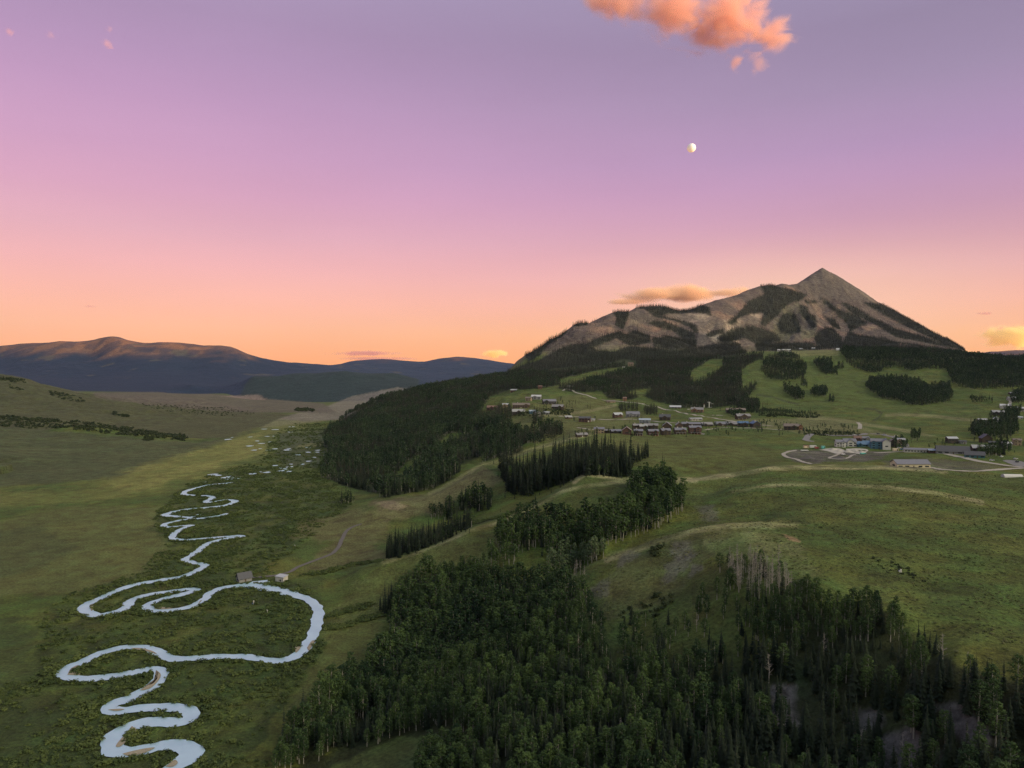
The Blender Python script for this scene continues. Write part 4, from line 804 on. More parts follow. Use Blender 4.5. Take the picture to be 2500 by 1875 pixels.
T = {k: (np.concatenate(v) if v else np.zeros((0,5))) for k, v in TREES.items()}
def seen_top(a):                        # tree tops inside the frame and not behind a nearer slope
    u, v = proj(a[:,0], a[:,1], a[:,2] + .8*a[:,3]); ok = (u > 4) & (u < 2208) & (v > 0) & (v < 1655)
    idx = np.where(ok)[0]
    for i in idx:
        s = np.linspace(.12, .93, 16); gx = a[i,0]*s; gy = a[i,1]*s; gz = CAMZ + (a[i,2] + .8*a[i,3] - CAMZ)*s
        if (ground(gx, gy) > gz)[gy > 108].any(): ok[i] = False
    return ok
def pick(a, n):
    r = a[:,3]/a[:,1]; c = np.argsort(-r)[:n*3]; s = seen_top(a[c]); return c[s][:n]
WOOD = [((0,745), 'in the narrow strip beside the valley meadow'), ((745,1000), 'on the valley edge of the near wood'), ((1000,1230), 'in the middle of the near wood'), ((1230,1480), 'on the near slope under the bare knoll'), ((1480,1700), 'near the bleached dead trunks'), ((1700,1950), 'below the near meadow rim by grey slips'), ((1950,2400), 'in the dark corner of the near wood')]
def where(u):
    for (a, b), s in WOOD:
        if a <= u < b: return s
def plant(name, word, cat, arr, sel, protos, mats):
    meshes = [(c.mesh(name+'_crown', [mats[0]]), t.mesh(name+'_trunk', [mats[1]])) for c, t in protos]
    rng = random.Random(5); pv_ = ('crown', 'trunk') if name != 'dead_tree' else ('branches', 'trunk')
    for i in sel:
        x, y, z, h, wf = arr[i]; u, v = proj(x, y, z + h*.7); u = float(u); v = float(v)
        e = empty(name, (x, y, z), rng.uniform(0, 6.28)); e.scale = (h*wf, h*wf, h)
        k = rng.randrange(len(meshes))
        for nm, me in zip(pv_, meshes[k]):
            o = bpy.data.objects.new(nm, me); COL.objects.link(o); o.parent = e
        lo = ', high up' if v < 1400 else (', at its foot' if v > 1560 else '')
        w = where(u); tag(e, f'{word} {w}{lo}', cat, f'{word} {w}{lo}')
aS = pick(T['aspen'], 300); sS = pick(T['spruce'], 300)
plant('aspen_tree', 'leafy green aspen', 'aspen tree', T['aspen'], aS, A_NEAR, (M_ASPEN, M_ABARK))
plant('spruce_tree', 'dark narrow spruce', 'spruce tree', T['spruce'], sS, S_NEAR, (M_SPRUCE, M_SBARK))
def rest(a, sel, near, mid, far, y1, y2):
    m = np.ones(len(a), bool); m[sel] = False; a = a[m]
    return {near: a[a[:,1] < y1], mid: a[(a[:,1] >= y1) & (a[:,1] < y2)], far: a[a[:,1] >= y2]}
pa = rest(T['aspen'], aS, 'aspen_near', 'aspen_mid', 'aspen_far', 330, 800); pa['aspen_pale'] = T['pale']
scatter_obj('aspen_wood', pa, 'stuff', 'aspen woods filling the gullies and far slopes', 'woods')
ps = rest(T['spruce'], sS, 'spruce_near', 'spruce_far', 'spruce_far', 900, 900); ps = {'spruce_near': T['spruce'][0:0], **ps} if False else ps
scatter_obj('spruce_wood', ps, 'stuff', 'dark spruce woods on the mountain, gullies and slopes', 'woods')
# dead standing trunks
dd = []
for poly, sp, y0, y1 in (([(1560,1232),(1600,1218),(1690,1232),(1720,1290),(1640,1300),(1580,1280)], 2.9, 250, 340), ([(2020,1430),(2090,1440),(2110,1480),(2040,1480)], 6, 170, 240), ([(1250,1235),(1275,1262),(1262,1275),(1235,1250)], 6, 340, 430)):
    dd.append(sow(poly, y0, y1, sp, 2))
for u, v in ((1950,1640),(1505,1365),(1660,1480),(1690,1560),(1250,1420),(1120,1560),(1340,1600),(1780,1420),(2120,1560),(1860,1640)):
    q = hit(u, v); dd.append(np.array([[q.x, q.y, q.z]]))
dd = np.concatenate(dd); dd = np.concatenate([dd, RS.uniform(7, 11, (len(dd),1)), RS.uniform(.9, 1.3, (len(dd),1))], 1)
plant('dead_tree', 'bare grey dead tree', 'dead tree', dd, range(min(len(dd), 110)), D_NEAR, (M_DEADW, M_DEADW))
print('TREES', {k: len(v) for k, v in T.items()}, 'dead', len(dd))

# ------------------------------------------------------------------ willow scrub on the valley floor, shrubs, tufts
NEARW = [(-60,1690),(-60,1480),(90,1470),(80,1340),(160,1280),(300,1235),(350,1180),(330,1120),(390,1055),(500,1010),(610,1010),(720,1040),(760,1090),(660,1170),(580,1230),(660,1270),(700,1330),(700,1400),(640,1480),(600,1560),(560,1690)]
# ------------------------------------------------------------------ river
RIV = ZV([(880,1600),(960,1548),(1050,1490),(1090,1440),(1060,1400),(980,1385),(850,1400),(720,1425),(600,1440),(525,1415),(505,1350),(560,1290),(650,1250),(780,1225),(900,1222),(1000,1225),(1075,1195),(1060,1150),(960,1118),(820,1118),(680,1128),(560,1142),(480,1135),(530,1090),(640,1055),(750,995),(835,935),(872,880),(850,848),(780,845),(650,870),(500,895),(350,912),(200,900),(150,880),(185,838),(300,790),(420,732),(560,692),(700,682),(800,700),(870,735),(940,765),(1100,764),(1350,748),(1500,756),(1650,778),(1780,770),(1860,732),(1905,680),(1950,610),(1985,520),(1995,430),(1972,370),(1900,330),(1800,298),(1650,260),(1550,242),(1470,238),(1390,242),(1300,255),(1230,290),(1185,330),(1140,362),(1060,395),(950,415),(850,422),(785,415),(768,392),(800,362),(900,330),(1020,302),(1100,277),(1110,266),(1060,265),(980,275),(850,292),(720,318),(650,348),(625,388),(570,418),(480,440),(400,452),(335,425),(305,400),(350,365),(450,320),(560,270),(680,232),(850,202),(1000,178),(1100,142),(1180,100),(1165,85),(1080,70),(1032,48)])
RIV += ZU([(320,838),(370,815),(420,780),(480,730),(560,700),(660,680),(765,666),(720,660),(640,668),(500,680),(400,688),(300,692),(232,682),(230,655),(270,622),(320,598),(375,580),(300,585),(200,593),(160,586),(175,568),(250,547),(330,535),(450,525),(560,510),(630,495),(640,487)])
RIV2 = ZU([(380,520),(330,518),(250,510),(168,500),(195,485),(300,460),(450,445),(600,430),(680,410),(705,390),(650,381),(550,396)]); RIV3 = ZU([(530,402),(480,397),(530,370),(510,355),(450,347)]); RIV4 = ZU([(400,348),(350,345),(312,335),(335,312),(420,288),(520,265),(620,256),(690,247)])
RIV5 = ZU([(470,245),(500,243)]); RIV6 = ZU([(625,224),(715,217),(640,211),(595,211)]); RIV7 = ZU([(635,203),(710,198)]); RIV8 = ZU([(600,194),(545,190),(515,187),(580,182)]); RIVB = ZU([(370,515),(410,502),(450,490)])
M_WATER, _nt, _b = new_mat('river_water')
def water_mat():
    N = _nt.nodes; L = _nt.links
    tc = N.new('ShaderNodeTexCoord'); n1 = N.new('ShaderNodeTexNoise'); n1.inputs['Scale'].default_value = .35; n1.inputs['Detail'].default_value = 5
    L.new(tc.outputs['Object'], n1.inputs['Vector']); n2 = N.new('ShaderNodeTexNoise'); n2.inputs['Scale'].default_value = .11; n2.inputs['Detail'].default_value = 5; L.new(tc.outputs['Object'], n2.inputs['Vector'])
    bp = N.new('ShaderNodeBump'); bp.inputs['Strength'].default_value = .35; bp.inputs['Distance'].default_value = .5; L.new(n1.outputs['Fac'], bp.inputs['Height'])
    mx = N.new('ShaderNodeMix'); mx.data_type = 'RGBA'; L.new(n2.outputs['Fac'], mx.inputs[0]); mx.inputs[6].default_value = (.16,.27,.31,1); mx.inputs[7].default_value = (.50,.66,.68,1)
    L.new(mx.outputs[2], _b.inputs['Base Color']); _b.inputs['Roughness'].default_value = .35
    gl = N.new('ShaderNodeBsdfGlossy'); gl.inputs['Color'].default_value = (.72,1.0,1.0,1); gl.inputs['Roughness'].default_value = .42; L.new(bp.outputs[0], gl.inputs['Normal']); L.new(bp.outputs[0], _b.inputs['Normal'])
    ms = N.new('ShaderNodeMixShader'); ms.inputs[0].default_value = .5; L.new(_b.outputs[0], ms.inputs[1]); L.new(gl.outputs[0], ms.inputs[2]); L.new(ms.outputs[0], _nt.nodes['Material Output'].inputs[0])
water_mat()
M_GRAVEL = plain('river_gravel', (.26,.225,.165), scale=1.2, var=.35, bump=.3)
def smooth_line(P, n=7):                 # Catmull-Rom through ground points
    P = [np.array(p, float) for p in P]; P = [2*P[0]-P[1]] + P + [2*P[-1]-P[-2]]; out = []
    for i in range(1, len(P)-2):
        a, b, c, d = P[i-1:i+3]
        for t in np.linspace(0, 1, n, endpoint=False):
            out.append(.5*((2*b) + (c-a)*t + (2*a-5*b+4*c-d)*t*t + (3*b-a-3*c+d)*t**3))
    out.append(P[-2]); return np.array(out)
def ribbon(name, pts, hw, mat, lift, wob=.0, seed=0, n=7, join=None):
    """flat strip draped on the ground; pts = (x, y), hw = half width in metres (number or per-point)"""
    c = smooth_line(pts, n); seg = np.linalg.norm(np.diff(c, axis=0), axis=1); L_ = np.concatenate([[0], seg.cumsum()])
    m = max(4, int(L_[-1]/2.2)); s = np.linspace(0, L_[-1], m); c = np.stack([np.interp(s, L_, c[:,0]), np.interp(s, L_, c[:,1])], 1)
    d = np.gradient(c, axis=0); d /= np.linalg.norm(d, axis=1)[:,None] + 1e-9; nrm = np.stack([-d[:,1], d[:,0]], 1)
    w = np.full(m, hw, float) if np.isscalar(hw) else np.interp(s/L_[-1], np.linspace(0, 1, len(hw)), hw)
    wl = w*(1 + wob*fbm(s/9+seed, s*0+3.3, 3)); wr = w*(1 + wob*fbm(s/9+seed+50, s*0+8.1, 3))
    e = np.minimum(1, np.minimum(s, L_[-1]-s)/3 + .15); wl *= e; wr *= e
    V = []; k = 5
    for j in range(k):
        f = j/(k-1); q = c + nrm*(wl*(1-f) - wr*f)[:,None]; V.append(np.column_stack([q, ground(q[:,0], q[:,1]) + lift]))
    V = np.stack(V, 1); ia = np.arange(m*k).reshape(m, k); F = np.stack([ia[:-1,:-1], ia[:-1,1:], ia[1:,1:], ia[1:,:-1]], -1).reshape(-1,4)
    return V.reshape(-1,3), F
def strips(name, items, mat):
    Vs, Fs, b = [], [], 0
    for V, F in items: Vs.append(V); Fs.append(F + b); b += len(V)
    o = mesh_np(name, np.concatenate(Vs), np.concatenate(Fs), mat, True); tag(o, kind='structure'); return o
def gp(l): return [tuple(hit(u, v).xy) for u, v in l]
_rp = gp(RIV); _w = []
for (u, v), p in zip(RIV, _rp): _w.append(np.interp(v, [1150,1250,1350,1450,1560,1640], [3.1,3.1,3.5,3.2,3.6,4.2]))
for i, (u, v) in enumerate(RIV):         # broad reach on the outside of the big loop
    if u > 655 and 1290 < v < 1390: _w[i] = 5.6
items = [ribbon('river', _rp, _w, None, .42, .32)]
for l, w in ((RIV2, 3.8), (RIV3, 4.2), (RIV4, 3.8), (RIV5, 3), (RIV6, 5), (RIV7, 4.5), (RIV8, 4.5), (RIVB, 3)): items.append(ribbon('river', gp(l), w, None, .25, .3, len(items)*9))
items.append(ribbon('river', gp(ZV([(1500,222),(1560,214),(1650,210)])), 4.2, None, .25, .3, 3))
Z6 = lambda p: zoomed(0, 707.8, .38, p)
for x, y, w in ((1290,636,20),(1320,624,10),(1425,672,14),(1450,696,16),(1475,690,10),(1465,647,16),(1490,660,10),(1525,618,12),(1555,616,10),(1420,622,8),(1500,577,10),(1565,580,8),(1660,562,20),(1630,697,24),(1645,690,10),(1565,692,16),(1525,697,12),(1750,682,10),(1755,710,20),(1700,726,14),(1810,697,14),(1800,708,10),(1790,738,12),(1860,725,22),(1750,760,16),(1720,776,20),(1655,777,18),(1610,800,20),(1650,792,22),(1620,805,24),(1600,814,26),(1640,820,20),(1560,785,26),(1520,820,30),(1430,834,26),(1875,750,24),(1545,652,10),(1640,595,10),(1480,822,12)):
    (a, b), (c, d) = Z6([(x - w*.6, y + RS.uniform(-2, 2)), (x + w*.6, y + RS.uniform(-2, 2))]); items.append(ribbon('river', gp([(a, b), ((a+c)/2, (b+d)/2 + RS.uniform(-.8, .8)), (c, d)]), 4.0 + .0022*hit(a, b).y, None, .35, .35, x))
strips('river', items, M_WATER)
def blob(pts, lift): # filled patch given by its outline in the picture
    P = [hit(u, v) for u, v in pts]; c = sum(P, Vector())/len(P); V = [(c.x, c.y, c.z + lift)]; q = smooth_line([p.xy for p in P] + [P[0].xy], 5)
    for x, y in q: V.append((x, y, float(ground(x, y)) + lift))
    n = len(V); return np.array(V), np.array([(0, i, i+1, i) for i in range(1, n-1)])[:, :3]
bars = [ZV([(655,1255),(600,1320),(540,1395),(575,1400),(640,1340),(690,1285)]), ZV([(585,1455),(640,1470),(740,1450),(820,1412),(760,1415),(660,1435)]), ZV([(830,850),(845,880),(800,940),(715,995),(790,980),(850,920),(862,880)]), ZV([(190,885),(215,840),(270,815),(262,850),(280,885)]), ZV([(815,405),(860,412),(950,405),(900,398),(830,395)]), ZV([(1830,680),(1860,665),(1870,690),(1835,725)]), ZV([(1915,690),(1950,640),(1980,640),(1960,665),(1930,710)]), ZV([(640,690),(720,692),(800,712),(835,735),(790,720),(700,705)]), ZV([(350,380),(375,375),(372,415),(360,420)]), ZV([(480,1136),(560,1130),(600,1135),(540,1146)]), ZV([(1145,350),(1130,375),(1160,345)]), ZV([(900,1548),(960,1500),(985,1520),(950,1548)])]
BR = [blob(b, .56) for b in bars]
_V, _F, _b0 = [], [], 0
for V, F in BR: _V.append(V); _F.append(F + _b0); _b0 += len(V)
tag(mesh_np('gravel_bar', np.concatenate(_V), np.concatenate(_F), M_GRAVEL, True), 'pale gravel bars along the inner bends of the river', 'gravel', None, 'stuff')

# willows: thick along the water, scattered over the wet ground
_rc = np.concatenate([smooth_line(_rp, 4), smooth_line(gp(RIV2), 4), smooth_line(gp(RIV4), 4), smooth_line(gp(RIV3), 4)])
_rw = np.concatenate([np.interp(np.linspace(0, 1, len(_rp)*4-3), np.linspace(0, 1, len(_rp)), _w), np.full(len(_rc) - (len(_rp)*4-3), 4.0)])
def river_gap(x, y):
    d = np.full(len(x), 1e9)
    for i in range(0, len(x), 4000):
        q = np.hypot(x[i:i+4000,None]-_rc[None,:,0], y[i:i+4000,None]-_rc[None,:,1]) - _rw[None]; d[i:i+4000] = q.min(1)
    return d
wl = sow(NEARW, 235, 1100, 3.1, 8, (), lambda x, y: np.clip(.12 + .9*sstep(fbm(x/24, y/30, 4), -.35, .45), 0, 1))
g_ = river_gap(wl[:,0], wl[:,1]); wl = wl[g_ > .9]; g_ = g_[g_ > .9]
hw_ = RS.uniform(.9, 1.9, len(wl))*(1 + .35*(g_ < 8))
cand = sow(NEARW, 235, 1000, 1.9, 2); gg = river_gap(cand[:,0], cand[:,1]); cand = cand[(gg > .5) & (gg < 3.0) & (RS.rand(len(cand)) < .55)]
wl = np.concatenate([wl, cand]); hw_ = np.concatenate([hw_, RS.uniform(1.0, 2.0, len(cand))])
W_ = [np.concatenate([wl, hw_[:,None], RS.uniform(.9, 1.5, (len(wl),1))], 1)]
far_w = sow([(600,1010),(500,1015),(430,1045),(560,990),(600,935),(640,915),(720,915),(700,960),(715,1010),(700,1035),(740,1070),(660,1060)], 900, 2100, 6.5, 6, (), lambda x, y: .15 + .7*sstep(fbm(x/60, y/90, 3), -.2, .4))
W_.append(np.concatenate([far_w, RS.uniform(1.4, 2.8, (len(far_w),1)), RS.uniform(1.1, 1.8, (len(far_w),1))], 1))
lines = [ZU([(1270,955),(1400,940),(1550,900),(1700,870),(1850,850)]), ZU([(1420,1370),(1550,1360),(1700,1310),(1850,1270)]), ZU([(1430,1290),(1560,1240),(1750,1190)]), ZA([(640,640),(800,610),(930,580),(1040,520),(1080,500)])]
for l in lines:
    q = smooth_line(gp(l), 40); q = q + RS.normal(0, 2.2, q.shape); W_.append(np.column_stack([q, ground(q[:,0], q[:,1]), RS.uniform(1, 2.2, len(q)), RS.uniform(.9, 1.4, len(q))]))
scatter_obj('willow_scrub', {'willow': np.concatenate(W_)}, 'stuff', 'low green willow scrub over the wet valley floor', 'scrub')
# dark shrubs in the folds of the left hills and along ditches
B_ = []
for p, y0, y1, sp, h in (([(-60,893),(60,902),(200,915),(300,928),(400,940),(402,952),(300,945),(150,928),(0,922),(-60,922)], 1300, 2300, 10, (3, 6)), ([(105,845),(130,848),(182,862),(185,870),(150,868),(110,855)], 1700, 2700, 11, (3, 6)), ([(-20,812),(50,820),(55,828),(0,822)], 1900, 2700, 9, (4, 7)), ([(243,890),(277,898),(280,903),(245,897)], 1500, 3000, 8, (3, 6)), ([(312,945),(332,945),(332,952),(312,952)], 1000, 1700, 6, (3, 5)), ([(640,884),(680,884),(680,888),(640,888)], 2000, 4000, 10, (5, 9)), ([(20,833),(45,838),(45,842),(20,840)], 1700, 2700, 8, (3, 5)),
                        ([(300,870),(480,880),(560,893),(480,900),(330,885)], 1800, 3200, 22, (2, 4)), ([(1640,893),(1770,898),(1770,903),(1640,900)], 1200, 1600, 6, (2, 4)), ([(1880,1205),(1960,1225),(2010,1265),(1900,1235)], 250, 340, 3, (.6, 1.2)), ([(1400,1185),(1425,1175),(1438,1205),(1415,1210)], 300, 400, 2.6, (1.5, 3.5)), ([(1300,1340),(1420,1335),(1480,1270),(1400,1290)], 250, 340, 4, (1, 2.5)), ([(1740,930),(1860,935),(1860,942),(1740,940)], 950, 1150, 5, (1, 2)), ([(1180,880),(1240,885),(1235,900),(1170,893)], 1150, 1450, 6, (1.5, 3.5)), ([(1090,890),(1150,888),(1150,900),(1095,900)], 1150, 1450, 6, (1.5, 3.5))):
    q = sow(p, y0, y1, sp, 5, (), lambda x, y: .25 + .75*sstep(fbm(x/40, y/60, 3), -.5, .2)); B_.append(np.concatenate([q, RS.uniform(*h, (len(q),1)), RS.uniform(.8, 1.3, (len(q),1))], 1))
q = sow([(1300,1030),(1504,1042),(1650,1012),(2044,1018),(2260,1035),(2260,1480),(2060,1440),(1900,1300),(1720,1290),(1560,1210),(1450,1250),(1300,1300),(1320,1200),(1500,1130)], 180, 640, 7, 4, (), lambda x, y: sstep(fbm(x/30, y/30, 4), .35, 1.1)); B_.append(np.concatenate([q, RS.uniform(.25, .8, (len(q),1)), RS.uniform(1, 1.6, (len(q),1))], 1))
scatter_obj('shrub_cover', {'shrub': np.concatenate(B_)}, 'stuff', 'dark low shrubs in folds of the grassy hills', 'shrubs')
q = sow([(840,1210),(1200,1090),(1263,1025),(1504,1040),(1650,1010),(2044,1016),(2260,1030),(2260,1490),(2060,1445),(1900,1305),(1720,1290),(1560,1215),(1450,1260),(1330,1340),(1270,1290),(1000,1240),(840,1300)], 180, 620, 2.1, 4, (), lambda x, y: np.clip(.16 + .55*sstep(fbm(x/18, y/18, 3), -.1, .7), 0, 1)*np.clip(420/y, .35, 1))
tf = np.concatenate([q, RS.uniform(.35, .8, (len(q),1)), RS.uniform(1.0, 2.0, (len(q),1))], 1)
scatter_obj('grass_tufts', {'tuft': tf}, 'stuff', 'coarse tufts of grass and sage on the near meadows', 'grass')
print('WILLOW', sum(len(w) for w in W_), 'SHRUB', sum(len(b) for b in B_), 'TUFT', len(tf))
# ------------------------------------------------------------------ roads and tracks
M_GROAD = plain('gravel_road', (.30,.275,.235), scale=.6, var=.2)
M_ASPH = plain('asphalt', (.17,.165,.165), scale=.8, var=.15)
M_TRACK = plain('dirt_track', (.115,.105,.095), scale=.5, var=.3)
M_PAD = plain('pale_fill', (.34,.315,.28), scale=.4, var=.35)
ROADS = [(M_GROAD, 'road', 3.0, ZL([(900,420),(950,402),(1010,425),(1100,455),(1200,486),(1300,510),(1450,522),(1650,542),(1800,572),(1900,602),(2050,632),(2212,662)]) + ZT([(450,662),(600,692),(750,716),(900,735),(1000,752),(1150,765),(1290,776)])),
         (M_GROAD, 'road', 2.6, ZL([(860,672),(1000,676),(1100,680)])), (M_GROAD, 'road', 2.6, ZL([(1240,698),(1330,704),(1450,702),(1650,702),(1800,718),(1950,730),(2080,742)])), (M_GROAD, 'road', 2.2, ZL([(1040,780),(1120,790),(1210,802)])),
         (M_GROAD, 'road', 2.6, ZT([(470,806),(540,795),(600,787),(750,780),(900,785),(1100,792),(1300,800),(1440,808)])), (M_GROAD, 'road', 2.4, ZT([(560,662),(610,660),(670,660)])),
         (M_ASPH, 'road', 4.2, ZT([(1470,905),(1490,880),(1520,850),(1560,838)])), (M_ASPH, 'road', 4.0, ZT([(1460,902),(1510,912),(1560,920)])), (M_ASPH, 'road', 4.5, ZT([(1540,838),(1640,848),(1750,860),(1900,859),(2000,852),(2070,848)]) + ZR([(640,845),(740,842),(850,856),(950,880),(1010,915),(1040,945),(1050,972)])),
         (M_GROAD, 'road', 3.0, ZR([(600,795),(605,770),(600,745),(585,730)])), (M_GROAD, 'road', 4.0, ZR([(1420,1040),(1500,1052),(1600,1072),(1750,1106),(1900,1132),(2050,1155),(2212,1172)])), (M_GROAD, 'road', 3.0, ZR([(1290,1168),(1400,1192),(1520,1202),(1700,1210),(1850,1203),(1950,1196),(2100,1184),(2212,1176)])),
         (M_TRACK, 'track', 1.7, ZU([(830,985),(920,975),(1020,965),(1130,938),(1200,897),(1350,840),(1450,800),(1490,765),(1512,735),(1525,700),(1540,672),(1555,640),(1575,615),(1620,588),(1690,565)])), (M_TRACK, 'track', 1.5, ZA([(560,628),(600,635),(700,630),(780,618),(850,596),(930,570),(1000,545)])),
         (M_GROAD, 'road', 1.6, ZT([(1700,1085),(1760,1060),(1840,1022)])), (M_GROAD, 'road', 1.6, ZT([(1700,1084),(1800,1092),(1880,1082),(1960,1045)])), (M_GROAD, 'road', 2.2, ZT([(1530,1140),(1400,1098),(1300,1075),(1258,1045),(1290,1025),(1380,1002)])), (M_GROAD, 'road', 2.6, ZR([(740,1030),(850,1026),(960,1020),(1060,1018)])),
         (M_GROAD, 'road', 3.0, [(2180,876),(2185,862),(2188,853),(2196,845),(2225,843)])]
for i, (m, nm, w, l) in enumerate(ROADS):
    strips(nm, [ribbon(nm, gp(l), w, None, .22 + .006*i, .10, i*7)], m)
for nm, pts in (('building_plot', ZT([(1600,1000),(1700,985),(1800,985),(1860,1010),(1800,1040),(1700,1015)])), ('building_plot', ZT([(1870,990),(1980,985),(2090,1000),(2040,1040),(1960,1035),(1890,1020)])), ('parking_lot', ZR([(2000,1105),(2070,1100),(2212,1120),(2260,1165),(2150,1160),(2060,1130)]))):
    V, F = blob(pts, .19); tag(mesh_np(nm, V, F, M_PAD if nm == 'building_plot' else M_ASPH, True), kind='structure')

# ------------------------------------------------------------------ houses
ROOF = dict(slate=(.165,.165,.195), pale=(.37,.38,.41), brown=(.17,.14,.12), blue=(.085,.145,.24), dark=(.085,.085,.095), rust=(.18,.115,.09), grey=(.29,.29,.30), white=(.46,.46,.48), shingle=(.215,.205,.21), skyblue=(.30,.35,.42))
WALL = dict(timber=(.075,.056,.043), white=(.48,.47,.45), tan=(.30,.235,.17), red=(.105,.062,.052), grey=(.22,.22,.23), blue=(.075,.15,.21), orange=(.22,.125,.08), cream=(.56,.50,.36), brown=(.10,.072,.056), teal=(.06,.15,.18), dark=(.055,.048,.042), stone=(.40,.385,.36))
_hm = {}
def hmat(kind, k):
    if (kind, k) not in _hm: _hm[(kind, k)] = plain(f'{k}_{kind}', (ROOF if kind == 'roof' else WALL)[k], rough=.6 if kind == 'roof' else .85, scale=.7, var=.18)
    return _hm[(kind, k)]
M_GLASS, _n2, _b2 = new_mat('window_glass'); _b2.inputs['Base Color'].default_value = (.03,.035,.045,1); _b2.inputs['Roughness'].default_value = .12; _b2.inputs['Specular IOR Level'].default_value = .6
M_TRIM = plain('white_trim', (.52,.51,.49)); M_STONE = plain('pale_stone', (.42,.38,.33), scale=2, var=.3); M_METAL = plain('grey_metal', (.40,.41,.42), rough=.5); M_DECK = plain('deck_timber', (.20,.12,.075), scale=2); M_RUBBER = plain('tyre_rubber', (.02,.02,.02))
def gable(mb, w, d, h, rise, x0=0, y0=0, base=-2.5):         # walls of a gabled block, ridge along x
    x1, x2, y1, y2 = x0-w/2, x0+w/2, y0-d/2, y0+d/2
    b = len(mb.v); mb.v += [(x1,y1,base),(x2,y1,base),(x2,y2,base),(x1,y2,base),(x1,y1,h),(x2,y1,h),(x2,y2,h),(x1,y2,h),(x1,y0,h+rise),(x2,y0,h+rise)]
    for f in ((0,1,5,4),(1,2,6,9,5),(2,3,7,6),(3,0,4,8,7)): mb.f.append(tuple(b+i for i in f)); mb.m.append(0)
def groof(mb, w, d, h, rise, x0=0, y0=0, oh=.7, th=.28):
    x1, x2 = x0-w/2-oh, x0+w/2+oh; k = rise/(d/2); e = d/2+oh
    for s in (-1, 1):
        a = [(x1, y0+s*e, h-k*oh+.05), (x2, y0+s*e, h-k*oh+.05), (x2, y0, h+rise+.05), (x1, y0, h+rise+.05)]
        b = len(mb.v); mb.v += a + [(x, y, z+th) for x, y, z in a]
        for f in ((0,1,2,3),(4,5,6,7),(0,1,5,4),(1,2,6,5),(0,3,7,4)): mb.f.append(tuple(b+i for i in (f if s < 0 else f[::-1]))); mb.m.append(0)
def xgable(w, d, h, rise, x0, y0):                            # cross gable facing -y, ridge along y
    wall, roof = MB(), MB(); gable(wall, d, w, h, rise); groof(roof, d, w, h, rise)
    for m in (wall, roof): m.v = [(x0 - y, y0 + x, z) for x, y, z in m.v]
    return wall, roof
